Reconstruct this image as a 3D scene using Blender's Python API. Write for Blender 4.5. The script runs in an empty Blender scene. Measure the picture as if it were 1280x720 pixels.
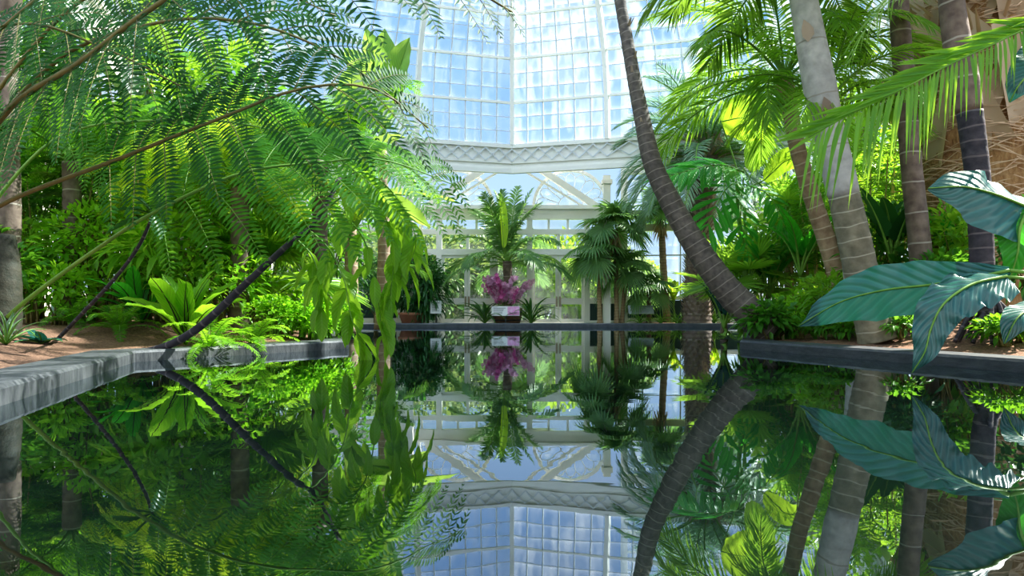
import bpy, math, random
import numpy as np
from mathutils import Vector, Matrix

random.seed(7)
RNG = np.random.default_rng(7)
SC = bpy.context.scene
COL = SC.collection
F = 834.0; HOR = 388.0; CAMZ = 0.60
PI = math.pi

def W(px, py, D):
    """world point seen at photo pixel (px,py) at distance D"""
    return np.array([(px - 640.0) / F * D, D, CAMZ + (HOR - py) / F * D])
def WX(px, D): return (px - 640.0) / F * D
def pts(*a): return np.array([W(*p) for p in a])
def nrm(v):
    v = np.asarray(v, float)
    l = np.linalg.norm(v, axis=-1, keepdims=True)
    return v / np.maximum(l, 1e-9)

# ------------------------------------------------------------------ materials
def new_mat(name):
    m = bpy.data.materials.new(name); m.use_nodes = True
    nt = m.node_tree; nt.nodes.clear()
    out = nt.nodes.new('ShaderNodeOutputMaterial')
    return m, nt, out
def N(nt, typ, **kw):
    n = nt.nodes.new(typ)
    for k, v in kw.items():
        if k.startswith('i_'):
            n.inputs[int(k[2:]) if k[2:].isdigit() else k[2:]].default_value = v
        else: setattr(n, k, v)
    return n
def mathn(nt, op, a, b=None, c=None, clamp=False):
    n = nt.nodes.new('ShaderNodeMath'); n.operation = op; n.use_clamp = clamp
    for i, x in enumerate((a, b, c)):
        if x is None: continue
        if isinstance(x, (int, float)): n.inputs[i].default_value = x
        else: nt.links.new(x, n.inputs[i])
    return n.outputs[0]
def mixc(nt, fac, a, b, blend='MIX'):
    n = nt.nodes.new('ShaderNodeMix'); n.data_type = 'RGBA'; n.blend_type = blend
    for sock, x in ((n.inputs[0], fac), (n.inputs[6], a), (n.inputs[7], b)):
        if isinstance(x, (int, float)): sock.default_value = x
        elif isinstance(x, (tuple, list)): sock.default_value = (*x[:3], 1)
        else: nt.links.new(x, sock)
    return n.outputs[2]
def attr(nt, name):
    n = nt.nodes.new('ShaderNodeAttribute'); n.attribute_name = name
    return n.outputs['Fac']

def leaf_mat(name, c1, c2, trans, tf=0.42, rough=0.38, spec=0.45, veins=0, rib=0.0, ribcol=(0.45, 0.6, 0.15)):
    if 'petal' not in name and 'dry' not in name and 'blue' not in name and c1[0] < .1 and 'split' not in name:
        c1, c2 = [(c[0] * 1.35, c[1], c[2]) for c in (c1, c2)]; trans = (min(1, trans[0] * 1.6), trans[1], trans[2] * 1.3)
    m, nt, out = new_mat(name); L = nt.links.new
    t = attr(nt, 'tint')
    oi = nt.nodes.new('ShaderNodeObjectInfo')
    tt = mathn(nt, 'MULTIPLY_ADD', oi.outputs['Random'], 0.35, mathn(nt, 'MULTIPLY', t, 0.75), clamp=True)
    col = mixc(nt, tt, c1, c2)
    tr = mixc(nt, tt, trans, tuple(min(1, x * 1.35) for x in trans))
    bump = None
    if veins or rib:
        u = attr(nt, 'u'); v = attr(nt, 'v')
        av = mathn(nt, 'ABSOLUTE', v)
        if veins:
            ph = mathn(nt, 'SUBTRACT', mathn(nt, 'MULTIPLY', u, veins), mathn(nt, 'MULTIPLY', av, veins * 0.22))
            s = mathn(nt, 'SINE', mathn(nt, 'MULTIPLY', ph, 2 * PI))
            line = mathn(nt, 'POWER', mathn(nt, 'MULTIPLY_ADD', s, 0.5, 0.5), 6.0)
            col = mixc(nt, mathn(nt, 'MULTIPLY', line, 0.35), col, tuple(min(1, x * 1.9 + 0.01) for x in c2))
            b = nt.nodes.new('ShaderNodeBump'); b.inputs['Strength'].default_value = 0.35; b.inputs['Distance'].default_value = 0.01
            L(s, b.inputs['Height']); bump = b.outputs[0]
        if rib:
            r = mathn(nt, 'LESS_THAN', av, rib)
            col = mixc(nt, mathn(nt, 'MULTIPLY', r, 0.7), col, ribcol)
    p = N(nt, 'ShaderNodeBsdfPrincipled'); L(col, p.inputs['Base Color'])
    p.inputs['Roughness'].default_value = rough
    p.inputs['Specular IOR Level'].default_value = spec
    tl = N(nt, 'ShaderNodeBsdfTranslucent'); L(tr, tl.inputs['Color'])
    if bump: L(bump, p.inputs['Normal'])
    mx = N(nt, 'ShaderNodeMixShader'); mx.inputs[0].default_value = tf
    L(p.outputs[0], mx.inputs[1]); L(tl.outputs[0], mx.inputs[2]); L(mx.outputs[0], out.inputs[0])
    return m

def solid(name, c1, c2=None, rough=0.6, scale=8.0, bump=0.0, metallic=0.0, stretch=None, spec=0.4):
    m, nt, out = new_mat(name); L = nt.links.new
    p = N(nt, 'ShaderNodeBsdfPrincipled'); p.inputs['Roughness'].default_value = rough
    p.inputs['Metallic'].default_value = metallic; p.inputs['Specular IOR Level'].default_value = spec
    tc = N(nt, 'ShaderNodeTexCoord'); vec = tc.outputs['Object']
    if stretch:
        mp = N(nt, 'ShaderNodeMapping'); mp.inputs['Scale'].default_value = stretch; L(vec, mp.inputs[0]); vec = mp.outputs[0]
    nz = N(nt, 'ShaderNodeTexNoise'); nz.inputs['Scale'].default_value = scale; nz.inputs['Detail'].default_value = 6; nz.inputs['Roughness'].default_value = 0.65
    L(vec, nz.inputs['Vector'])
    f = mathn(nt, 'MULTIPLY_ADD', nz.outputs[0], 2.2, -0.6, clamp=True)
    L(mixc(nt, f, c1, c2 or c1), p.inputs['Base Color'])
    if bump:
        b = N(nt, 'ShaderNodeBump'); b.inputs['Strength'].default_value = bump; b.inputs['Distance'].default_value = 0.03
        L(nz.outputs[0], b.inputs['Height']); L(b.outputs[0], p.inputs['Normal'])
    L(p.outputs[0], out.inputs[0])
    return m

def trunk_mat(name, c1, c2, ring, spacing=0.12, scale=10, width=0.13):
    """ringed palm bark, bands follow the length of the trunk (attribute u in metres)"""
    m, nt, out = new_mat(name); L = nt.links.new
    u = attr(nt, 'u')
    tc = N(nt, 'ShaderNodeTexCoord')
    nz = N(nt, 'ShaderNodeTexNoise'); nz.inputs['Scale'].default_value = scale; nz.inputs['Detail'].default_value = 7; L(tc.outputs['Object'], nz.inputs['Vector'])
    n2 = N(nt, 'ShaderNodeTexNoise'); n2.inputs['Scale'].default_value = 2.2; L(tc.outputs['Object'], n2.inputs['Vector'])
    uu = mathn(nt, 'DIVIDE', mathn(nt, 'MULTIPLY_ADD', n2.outputs[0], 0.10, u), spacing)
    fr = mathn(nt, 'FRACT', uu)
    band = mathn(nt, 'LESS_THAN', fr, width)
    f = mathn(nt, 'MULTIPLY_ADD', nz.outputs[0], 2.4, -0.7, clamp=True)
    col = mixc(nt, f, c1, c2)
    big = mathn(nt, 'MULTIPLY_ADD', n2.outputs[0], 2.6, -0.9, clamp=True)
    col = mixc(nt, mathn(nt, 'MULTIPLY', big, 0.4), col, tuple(x * 0.5 for x in c1))
    col = mixc(nt, mathn(nt, 'MULTIPLY', band, 0.75), col, ring)
    p = N(nt, 'ShaderNodeBsdfPrincipled'); p.inputs['Roughness'].default_value = 0.8
    L(col, p.inputs['Base Color'])
    b = N(nt, 'ShaderNodeBump'); b.inputs['Strength'].default_value = 0.7; b.inputs['Distance'].default_value = 0.02
    L(mathn(nt, 'ADD', mathn(nt, 'MULTIPLY', fr, -0.5), nz.outputs[0]), b.inputs['Height']); L(b.outputs[0], p.inputs['Normal'])
    L(p.outputs[0], out.inputs[0])
    return m

def glass_mat(name, tint, haze, hazecol=(0.9, 0.95, 1.0), streak=True, gloss=0.06):
    m, nt, out = new_mat(name); L = nt.links.new
    t = N(nt, 'ShaderNodeBsdfTransparent'); t.inputs[0].default_value = (*tint, 1)
    tl = N(nt, 'ShaderNodeBsdfTranslucent'); tl.inputs[0].default_value = (*hazecol, 1)
    g = N(nt, 'ShaderNodeBsdfGlossy'); g.inputs['Roughness'].default_value = 0.05
    m1 = N(nt, 'ShaderNodeMixShader')
    if streak:
        tc = N(nt, 'ShaderNodeTexCoord')
        mp = N(nt, 'ShaderNodeMapping'); mp.inputs['Scale'].default_value = (2.2, 2.2, 0.5); L(tc.outputs['Object'], mp.inputs[0])
        nz = N(nt, 'ShaderNodeTexNoise'); nz.inputs['Scale'].default_value = 1.6; nz.inputs['Detail'].default_value = 7; L(mp.outputs[0], nz.inputs['Vector'])
        # dirt gathers at the foot of each pane row
        sx = N(nt, 'ShaderNodeSeparateXYZ'); L(tc.outputs['Object'], sx.inputs[0])
        fr = mathn(nt, 'FRACT', mathn(nt, 'DIVIDE', mathn(nt, 'SUBTRACT', sx.outputs[2], 5.69), 0.427))
        foot = mathn(nt, 'POWER', mathn(nt, 'SUBTRACT', 1.0, fr), 5.0)
        f = mathn(nt, 'MULTIPLY_ADD', nz.outputs[0], 3.4, -1.45, clamp=True)
        f = mathn(nt, 'ADD', mathn(nt, 'MULTIPLY', f, haze), mathn(nt, 'MULTIPLY', foot, haze * 0.8), clamp=True)
        L(f, m1.inputs[0])
    else: m1.inputs[0].default_value = haze
    L(t.outputs[0], m1.inputs[1]); L(tl.outputs[0], m1.inputs[2])
    m2 = N(nt, 'ShaderNodeMixShader'); m2.inputs[0].default_value = gloss
    L(m1.outputs[0], m2.inputs[1]); L(g.outputs[0], m2.inputs[2]); L(m2.outputs[0], out.inputs[0])
    return m

def water_mat():
    m, nt, out = new_mat('pool_water'); L = nt.links.new
    tc = N(nt, 'ShaderNodeTexCoord')
    mp = N(nt, 'ShaderNodeMapping'); mp.inputs['Scale'].default_value = (0.55, 1.0, 1.0); L(tc.outputs['Object'], mp.inputs[0])
    nz = N(nt, 'ShaderNodeTexNoise'); nz.inputs['Scale'].default_value = 3.5; nz.inputs['Detail'].default_value = 2.5; L(mp.outputs[0], nz.inputs['Vector'])
    b = N(nt, 'ShaderNodeBump'); b.inputs['Strength'].default_value = 0.10; b.inputs['Distance'].default_value = 0.006
    L(nz.outputs[0], b.inputs['Height'])
    fr = N(nt, 'ShaderNodeFresnel'); fr.inputs['IOR'].default_value = 1.34; L(b.outputs[0], fr.inputs['Normal'])
    f = mathn(nt, 'MULTIPLY_ADD', fr.outputs[0], 0.82, 0.27, clamp=True)
    d = N(nt, 'ShaderNodeBsdfDiffuse'); d.inputs[0].default_value = (0.004, 0.008, 0.007, 1)
    g = N(nt, 'ShaderNodeBsdfGlossy'); g.inputs['Roughness'].default_value = 0.012; g.inputs[0].default_value = (0.86, 0.92, 0.97, 1)
    L(b.outputs[0], g.inputs['Normal'])
    mx = N(nt, 'ShaderNodeMixShader'); L(f, mx.inputs[0]); L(d.outputs[0], mx.inputs[1]); L(g.outputs[0], mx.inputs[2])
    L(mx.outputs[0], out.inputs[0])
    return m

M = {}
# leaves: name, dark, light, transmitted
M['fern_dark'] = leaf_mat('fern_dark', (0.008, 0.060, 0.010), (0.022, 0.12, 0.016), (0.035, 0.21, 0.012), 0.30, rough=0.5, spec=.2)
M['fern_mid'] = leaf_mat('fern_mid', (0.018, 0.12, 0.015), (0.055, 0.24, 0.02), (0.16, 0.52, 0.02), 0.46, rough=0.5, spec=.2)
M['fern_bright'] = leaf_mat('fern_bright', (0.06, 0.25, 0.02), (0.17, 0.42, 0.03), (0.42, 0.82, 0.04), 0.5, rough=.5, spec=.2)
M['lime'] = leaf_mat('lime', (0.11, 0.32, 0.015), (0.26, 0.50, 0.03), (0.45, 0.85, 0.04), 0.42)
M['nest'] = leaf_mat('nest', (0.12, 0.34, 0.015), (0.26, 0.50, 0.03), (0.45, 0.85, 0.04), 0.42, veins=14, rib=0.06, ribcol=(0.08, 0.10, 0.02))
M['green'] = leaf_mat('green', (0.02, 0.13, 0.015), (0.06, 0.26, 0.025), (0.14, 0.5, 0.03), 0.40)
M['green_b'] = leaf_mat('green_b', (0.05, 0.22, 0.02), (0.13, 0.38, 0.03), (0.28, 0.7, 0.04), 0.44)
M['deep'] = leaf_mat('deep', (0.008, 0.065, 0.018), (0.025, 0.14, 0.03), (0.05, 0.25, 0.03), 0.30, rough=0.3)
M['bluegreen'] = leaf_mat('bluegreen', (0.012, 0.075, 0.06), (0.03, 0.13, 0.105), (0.02, 0.13, 0.08), 0.16, rough=0.27, spec=.7, veins=13, rib=0.025, ribcol=(0.25, 0.45, 0.18))
M['palm'] = leaf_mat('palm', (0.03, 0.14, 0.02), (0.09, 0.27, 0.03), (0.22, 0.52, 0.04), 0.40)
M['palm_b'] = leaf_mat('palm_b', (0.045, 0.19, 0.02), (0.12, 0.34, 0.04), (0.28, 0.68, 0.05), 0.45)
M['palm_mid'] = leaf_mat('palm_mid', (0.05, 0.17, 0.06), (0.12, 0.29, 0.10), (0.16, 0.45, 0.08), 0.38)
M['palm_dark'] = leaf_mat('palm_dark', (0.015, 0.085, 0.02), (0.05, 0.17, 0.03), (0.10, 0.32, 0.03), 0.33)
M['palm_grey'] = leaf_mat('palm_grey', (0.15, 0.25, 0.18), (0.30, 0.42, 0.30), (0.26, 0.46, 0.22), 0.35)
M['vine'] = leaf_mat('vine', (0.07, 0.26, 0.02), (0.17, 0.42, 0.03), (0.30, 0.75, 0.04), 0.45, rough=0.32, veins=9, rib=0.05)
M['palm_lime'] = leaf_mat('palm_lime', (0.12, 0.30, 0.02), (0.26, 0.46, 0.04), (0.45, 0.75, 0.05), 0.42)
M['banana'] = leaf_mat('banana', (0.05, 0.22, 0.05), (0.12, 0.36, 0.07), (0.30, 0.65, 0.08), 0.42, veins=26, rib=0.05)
M['banana_lime'] = leaf_mat('banana_lime', (0.26, 0.46, 0.02), (0.40, 0.60, 0.03), (0.62, 0.9, 0.05), 0.5, veins=22, rib=0.05)
M['split'] = leaf_mat('split', (0.02, 0.19, 0.02), (0.06, 0.32, 0.03), (0.12, 0.6, 0.04), 0.42, rough=0.3, veins=9, rib=0.04)
M['tree_out'] = leaf_mat('tree_out', (0.03, 0.11, 0.04), (0.09, 0.22, 0.06), (0.2, 0.4, 0.08), 0.35)
M['tree_lime'] = leaf_mat('tree_lime', (0.18, 0.30, 0.02), (0.36, 0.48, 0.03), (0.55, 0.75, 0.06), 0.4)
M['petal'] = leaf_mat('petal', (0.90, 0.46, 0.72), (0.98, 0.74, 0.89), (0.95, 0.5, 0.8), 0.35, rough=0.5)
M['petal_dark'] = leaf_mat('petal_dark', (0.65, 0.12, 0.40), (0.82, 0.28, 0.60), (0.85, 0.3, 0.6), 0.35, rough=0.5)
M['dry'] = leaf_mat('dry', (0.36, 0.25, 0.15), (0.66, 0.54, 0.38), (0.5, 0.32, 0.14), 0.2, rough=0.8)
M['dry_grey'] = leaf_mat('dry_grey', (0.26, 0.20, 0.15), (0.52, 0.42, 0.32), (0.3, 0.22, 0.12), 0.1, rough=0.8)
M['fibre_tan'] = leaf_mat('dry_fibre', (0.30, 0.17, 0.08), (0.62, 0.46, 0.30), (.4, .25, .1), .1, rough=.9)
M['stalk'] = solid('stalk', (0.10, 0.10, 0.025), (0.22, 0.17, 0.05), 0.55, 9)
M['stalk_green'] = solid('stalk_green', (0.10, 0.24, 0.03), (0.22, 0.38, 0.06), 0.5, 9)
M['stalk_dark'] = solid('stalk_dark', (0.025, 0.03, 0.018), (0.07, 0.06, 0.04), 0.7, 14, 0.4)
M['cane'] = solid('cane', (0.35, 0.26, 0.09), (0.50, 0.42, 0.16), 0.5, 7)
M['bark_lean'] = trunk_mat('bark_lean', (0.075, 0.062, 0.05), (0.19, 0.155, 0.125), (0.29, 0.245, 0.20), 0.13, 14, 0.10)
M['bark_pale'] = trunk_mat('bark_pale', (0.38, 0.36, 0.33), (0.62, 0.59, 0.54), (0.30, 0.27, 0.22), 0.6, 9, 0.03)
M['bark_low'] = trunk_mat('bark_low', (0.16, 0.14, 0.09), (0.33, 0.29, 0.20), (0.47, 0.43, 0.33), 0.17, 10, 0.08)
M['bark_red'] = trunk_mat('bark_red', (0.27, 0.17, 0.10), (0.56, 0.40, 0.26), (0.62, 0.50, 0.36), 0.16, 9, 0.12)
M['bark_brown'] = trunk_mat('bark_brown', (0.13, 0.09, 0.07), (0.28, 0.21, 0.16), (0.45, 0.40, 0.33), 0.38, 10, 0.05)
M['bark_black'] = trunk_mat('bark_black', (0.025, 0.022, 0.03), (0.085, 0.07, 0.08), (0.17, 0.14, 0.14), 0.15, 12, 0.12)
M['bark_fibre'] = solid('bark_fibre', (0.22, 0.11, 0.04), (0.52, 0.34, 0.16), 0.9, 7, 0.9, stretch=(3, 3, 0.8))
M['bark_thin'] = trunk_mat('bark_thin', (0.30, 0.20, 0.11), (0.50, 0.37, 0.22), (0.22, 0.14, 0.07), 0.09, 12, 0.25)
M['white'] = solid('white_paint', (0.82, 0.80, 0.74), (0.88, 0.86, 0.80), 0.5, 3)
M['white_metal'] = solid('white_metal', (0.60, 0.63, 0.64), (0.72, 0.74, 0.74), 0.45, 4)
M['dome_glass'] = glass_mat('dome_glass', (0.80, 0.90, 1.0), 0.30, (0.8, 0.82, 0.85))
M['side_glass'] = glass_mat('side_glass', (0.88, 0.93, 0.97), 0.25, (0.8, 0.82, 0.85))
M['door_glass'] = glass_mat('door_glass', (0.80, 0.86, 0.82), 0.05, streak=False, gloss=0.07)
M['water'] = water_mat()
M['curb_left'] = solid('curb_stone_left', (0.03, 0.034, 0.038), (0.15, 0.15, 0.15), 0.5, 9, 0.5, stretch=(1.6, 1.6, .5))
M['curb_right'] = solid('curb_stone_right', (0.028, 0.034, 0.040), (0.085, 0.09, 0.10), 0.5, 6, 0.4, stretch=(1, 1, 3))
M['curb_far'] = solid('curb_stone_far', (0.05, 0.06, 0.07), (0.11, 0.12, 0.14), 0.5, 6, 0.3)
M['soil'] = solid('mulch_soil', (0.08, 0.04, 0.025), (0.42, 0.24, 0.15), 0.95, 40, 1.0)
M['pave'] = solid('paving', (0.30, 0.29, 0.27), (0.42, 0.40, 0.37), 0.7, 5, 0.2)
M['pool_floor'] = solid('pool_floor', (0.01, 0.015, 0.015), (0.02, 0.03, 0.03), 0.8)
M['grass'] = solid('outside_grass', (0.10, 0.20, 0.04), (0.22, 0.34, 0.08), 0.9, 5)
M['tub'] = solid('tub_wood', (0.14, 0.07, 0.035), (0.26, 0.15, 0.08), 0.6, 6, 0.3, stretch=(6, 6, 1))
M['black'] = solid('black_metal', (0.02, 0.02, 0.022), (0.03, 0.03, 0.03), 0.45)
M['sign_white'] = solid('sign_white', (0.80, 0.80, 0.82), (0.86, 0.86, 0.88), 0.4)
M['sign_pink'] = solid('sign_pink', (0.80, 0.22, 0.60), (0.92, 0.62, 0.84), 0.4, 9)
M['sign_grey'] = solid('sign_grey', (0.32, 0.34, 0.37), (0.44, 0.46, 0.5), 0.4, 4)
M['sign_text'] = solid('sign_text', (0.22, 0.22, 0.24), None, 0.5)
M['brass'] = solid('aged_brass', (0.28, 0.24, 0.17), (0.36, 0.31, 0.22), 0.4, 5, 0, 0.6)
M['terracotta'] = solid('terracotta', (0.32, 0.14, 0.08), (0.42, 0.20, 0.12), 0.8, 6, 0.2)
M['louvre'] = solid('grey_louvre', (0.22, 0.24, 0.27), (0.30, 0.32, 0.35), 0.5, 3)
M['panel_dark'] = solid('dark_green_panel', (0.02, 0.05, 0.045), (0.03, 0.07, 0.06), 0.5, 3)

# ------------------------------------------------------------------ mesh builder (all quads)
class MB:
    def __init__(s):
        s.V = []; s.Q = []; s.mi = []; s.sm = []; s.t = []; s.u = []; s.v = []; s.n = 0
    def add(s, V, Q, mi=0, smooth=True, tint=0.5, u=0.0, v=0.0):
        V = np.asarray(V, float).reshape(-1, 3); Q = np.asarray(Q, np.int64).reshape(-1, 4)
        k = len(V)
        s.V.append(V); s.Q.append(Q + s.n)
        s.mi.append(np.full(len(Q), mi)); s.sm.append(np.full(len(Q), smooth))
        for lst, x in ((s.t, tint), (s.u, u), (s.v, v)):
            lst.append(np.broadcast_to(np.asarray(x, float).reshape(-1), (k,)) if np.size(x) != 1 else np.full(k, float(x)))
        s.n += k
    def grid(s, P, mi=0, smooth=True, tint=0.5, u=0.0, v=0.0, wrap=False):
        a, b = P.shape[:2]
        idx = np.arange(a * b).reshape(a, b)
        if wrap: idx = np.concatenate([idx, idx[:, :1]], 1)
        Q = np.stack([idx[:-1, :-1], idx[:-1, 1:], idx[1:, 1:], idx[1:, :-1]], -1)
        s.add(P, Q, mi, smooth, tint, u, v)
    def box(s, lo, hi, mi=0):
        x0, y0, z0 = lo; x1, y1, z1 = hi
        V = [(x0,y0,z0),(x1,y0,z0),(x1,y1,z0),(x0,y1,z0),(x0,y0,z1),(x1,y0,z1),(x1,y1,z1),(x0,y1,z1)]
        s.add(V, [(0,3,2,1),(4,5,6,7),(0,1,5,4),(1,2,6,5),(2,3,7,6),(3,0,4,7)], mi, False)
    def bar(s, a, b, w, d, up=(0, 0, 1), mi=0):
        """box-section bar from a to b: width w (sideways), depth d (along up)"""
        a = np.asarray(a, float); b = np.asarray(b, float)
        t = nrm(b - a); up = np.asarray(up, float)
        sd = np.cross(t, up)
        if np.linalg.norm(sd) < 1e-4: sd = np.cross(t, (1, 0.01, 0))
        sd = nrm(sd); nn = np.cross(sd, t)
        V = [p + sd * i * w / 2 + nn * j * d / 2 for p in (a, b) for i, j in ((-1,-1),(1,-1),(1,1),(-1,1))]
        s.add(V, [(0,3,2,1),(4,5,6,7),(0,1,5,4),(1,2,6,5),(2,3,7,6),(3,0,4,7)], mi, False)
    def tube(s, P, R, seg=10, mi=0, tint=0.5, caps=True):
        P = np.asarray(P, float); n = len(P)
        R = np.broadcast_to(np.asarray(R, float), (n,))
        T = nrm(np.gradient(P, axis=0))
        ref = np.array([1.0, 0.13, 0.07]) if abs(T[0][0]) < 0.8 else np.array([0.05, 0.1, 1.0])
        rings = []
        sd = nrm(np.cross(T[0], ref))
        for i in range(n):
            sd = nrm(sd - T[i] * np.dot(sd, T[i])); nn = np.cross(T[i], sd)
            a = np.arange(seg) * 2 * PI / seg
            rings.append(P[i] + R[i] * (np.cos(a)[:, None] * sd + np.sin(a)[:, None] * nn))
        if caps:
            rings = [np.repeat(P[:1], seg, 0)] + rings + [np.repeat(P[-1:], seg, 0)]
        G = np.array(rings)
        al = np.concatenate([[0], np.cumsum(np.linalg.norm(np.diff(P, axis=0), axis=1))])
        if caps: al = np.concatenate([[al[0]], al, [al[-1]]])
        s.grid(G, mi, True, tint, np.repeat(al, seg), np.tile(np.arange(seg) / seg, len(al)), wrap=True)
    def lathe(s, prof, seg=20, mi=0, c=(0, 0, 0)):
        a = np.arange(seg) * 2 * PI / seg
        G = np.array([[(c[0] + r * math.cos(x), c[1] + r * math.sin(x), c[2] + z) for x in a] for r, z in prof])
        s.grid(G, mi, True, wrap=True)
    def leaflets(s, B, T, Nn, L, Wd, droop=0.2, k=4, fold=0.25, mi=0, shape='lance', tint=None, sideways=0.0):
        """n narrow leaves at once. B base, T direction, Nn face normal; k stations along each"""
        B = np.asarray(B, float).reshape(-1, 3); n = len(B)
        T = nrm(np.broadcast_to(T, (n, 3))); Nn = np.broadcast_to(Nn, (n, 3))
        S = nrm(np.cross(Nn, T)); Nn = np.cross(T, S)
        L = np.broadcast_to(np.asarray(L, float), (n,)); Wd = np.broadcast_to(np.asarray(Wd, float), (n,))
        dr = np.broadcast_to(np.asarray(droop, float), (n,))
        t = np.linspace(0, 1, k)
        if shape == 'lance': w = np.interp(t, [0, .12, .4, .75, 1], [.25, .8, 1, .6, .03])
        elif shape == 'ovate': w = np.interp(t, [0, .08, .3, .55, .8, 1], [.1, .6, 1, .92, .5, .02])
        elif shape == 'strap': w = np.interp(t, [0, .3, .8, 1], [.8, 1, .8, .05])
        elif shape == 'fan': w = np.interp(t, [0, .5, .7, 1], [.02, .92, .8, .06])
        elif shape == 'boot': w = np.interp(t, [0, .5, .85, 1], [1.2, .75, .55, .5])
        elif shape == 'fish': w = np.interp(t, [0, .25, .7, .9, 1], [.1, .45, 1, .7, .25])
        c = B[:, None] + T[:, None] * (L[:, None] * t)[..., None]
        c = c - np.array([0, 0, 1.0]) * (dr[:, None] * L[:, None] * t ** 2)[..., None]
        hw = (Wd[:, None] * w / 2)[..., None]
        up = Nn[:, None] * hw * 2 * fold
        G = np.stack([c + S[:, None] * hw + up, c, c - S[:, None] * hw + up], 2)      # n,k,3,3
        idx = np.arange(n * k * 3).reshape(n, k, 3)
        Q = np.stack([idx[:, :-1, :-1], idx[:, :-1, 1:], idx[:, 1:, 1:], idx[:, 1:, :-1]], -1).reshape(-1, 4)
        if tint is None: tint = RNG.random(n)
        tint = np.broadcast_to(tint, (n,))
        s.add(G, Q, mi, True, np.repeat(tint, k * 3), np.tile(np.repeat(t, 3), n), np.tile([-1, 0, 1], n * k))
    def build(s, name, mats, parent=None):
        me = bpy.data.meshes.new(name)
        me_from(s, me, mats)
        o = bpy.data.objects.new(name, me); COL.objects.link(o)
        if parent is not None: o.parent = parent
        return o
def me_from(s, me, mats):
    V = np.concatenate(s.V); Q = np.concatenate(s.Q)
    me.vertices.add(len(V)); me.vertices.foreach_set('co', V.ravel())
    me.loops.add(Q.size); me.loops.foreach_set('vertex_index', Q.ravel())
    me.polygons.add(len(Q)); me.polygons.foreach_set('loop_start', np.arange(len(Q)) * 4)
    me.polygons.foreach_set('material_index', np.concatenate(s.mi).astype(np.int32))
    me.polygons.foreach_set('use_smooth', np.concatenate(s.sm).astype(bool))
    for nm, l in (('tint', s.t), ('u', s.u), ('v', s.v)):
        a = me.attributes.new(nm, 'FLOAT', 'POINT'); a.data.foreach_set('value', np.concatenate(l).astype(np.float32))
    me.update(calc_edges=True); me.validate(clean_customdata=False)
    for m in (mats if isinstance(mats, (list, tuple)) else [mats]): me.materials.append(M[m] if isinstance(m, str) else m)
    return me
def mesh_only(s, name, mats): return me_from(s, bpy.data.meshes.new(name), mats)

def smooth(P, n):
    """Catmull-Rom through P, n samples evenly by arc length"""
    P = np.asarray(P, float)
    A = np.vstack([2 * P[0] - P[1], P, 2 * P[-1] - P[-2]])
    out = []
    for i in range(1, len(A) - 2):
        t = np.linspace(0, 1, 16, endpoint=False)[:, None]
        p0, p1, p2, p3 = A[i-1], A[i], A[i+1], A[i+2]
        out.append(.5 * (2*p1 + (p2-p0)*t + (2*p0-5*p1+4*p2-p3)*t**2 + (3*p1-p0-3*p2+p3)*t**3))
    out.append(P[-1:]); C = np.vstack(out)
    d = np.concatenate([[0], np.cumsum(np.linalg.norm(np.diff(C, axis=0), axis=1))])
    s = np.linspace(0, d[-1], n)
    return np.stack([np.interp(s, d, C[:, k]) for k in range(3)], 1)

def put(o, label=None, cat=None, group=None, kind=None):
    if label: o['label'] = label
    if cat: o['category'] = cat
    if group: o['group'] = group
    if kind: o['kind'] = kind
    return o
def thing(name, label, cat, loc=(0, 0, 0), rz=0, group=None, kind=None):
    o = bpy.data.objects.new(name, None); COL.objects.link(o)
    o.empty_display_size = 0.1
    o.location = [float(x) for x in loc]; o.rotation_euler = (0, 0, rz)
    return put(o, label, cat, group, kind)
def link_mesh(name, me, parent, mat=None):
    o = bpy.data.objects.new(name, me); COL.objects.link(o); o.parent = parent
    if mat is not None: o.matrix_local = mat
    return o
def copy_thing(root, loc, rz=0, sc=1.0, label=None, group=None):
    r = root.copy(); COL.objects.link(r); r.location = [float(x) for x in loc]; r.rotation_euler = (0, 0, rz); r.scale = (sc, sc, sc)
    if label: r['label'] = label
    if group: r['group'] = group
    for ch in list(root.children):
        c = ch.copy(); COL.objects.link(c); c.parent = r
        for g in list(ch.children):
            d = g.copy(); COL.objects.link(d); d.parent = c
    return r

# ------------------------------------------------------------------ setting: pool, beds, floor
POOL = np.array([(-1.3,-0.8),(-2.55,3.3),(-3.5,6.2),(-2.05,8.4),(-4.95,19.2),(6.9,19.2),(2.85,8.35),(4.05,4.7),(3.2,1.2),(2.6,-0.8)])
def seg_dist(x, y):
    best = np.full(np.shape(x), 1e9)
    for i in range(len(POOL) - 1):
        a, b = POOL[i], POOL[i + 1]; d = b - a
        t = np.clip(((x - a[0]) * d[0] + (y - a[1]) * d[1]) / (d @ d), 0, 1)
        best = np.minimum(best, np.hypot(x - a[0] - t * d[0], y - a[1] - t * d[1]))
    return best
def inside(x, y):
    r = np.zeros(np.shape(x), bool); n = len(POOL)
    for i in range(n):
        a, b = POOL[i], POOL[(i + 1) % n]
        c = ((a[1] > y) != (b[1] > y))
        with np.errstate(divide='ignore', invalid='ignore'):
            xi = (b[0] - a[0]) * (y - a[1]) / (b[1] - a[1]) + a[0]
        r ^= c & (x < xi)
    return r
def gz(x, y):
    x = np.asarray(x, float); y = np.asarray(y, float)
    d = np.clip((seg_dist(x, y) - 0.3) / 2.0, 0, 1); s = d * d * (3 - 2 * d)
    return np.where(y > 19.1, 0.2, 0.205 + 0.24 * s + 0.03 * np.sin(x * 3.1) * np.cos(y * 2.7) * s)

def outset(i, w):
    """mitred outward offset of pool corner i"""
    n = len(POOL); p = POOL[i]
    ns = []
    for a, b in ((POOL[i-1], POOL[i]), (POOL[i], POOL[(i+1) % n])):
        d = nrm(b - a); ns.append(np.array([-d[1], d[0]]))
    m = nrm(ns[0] + ns[1]); return p + m * w / max(0.35, m @ ns[0])
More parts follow.
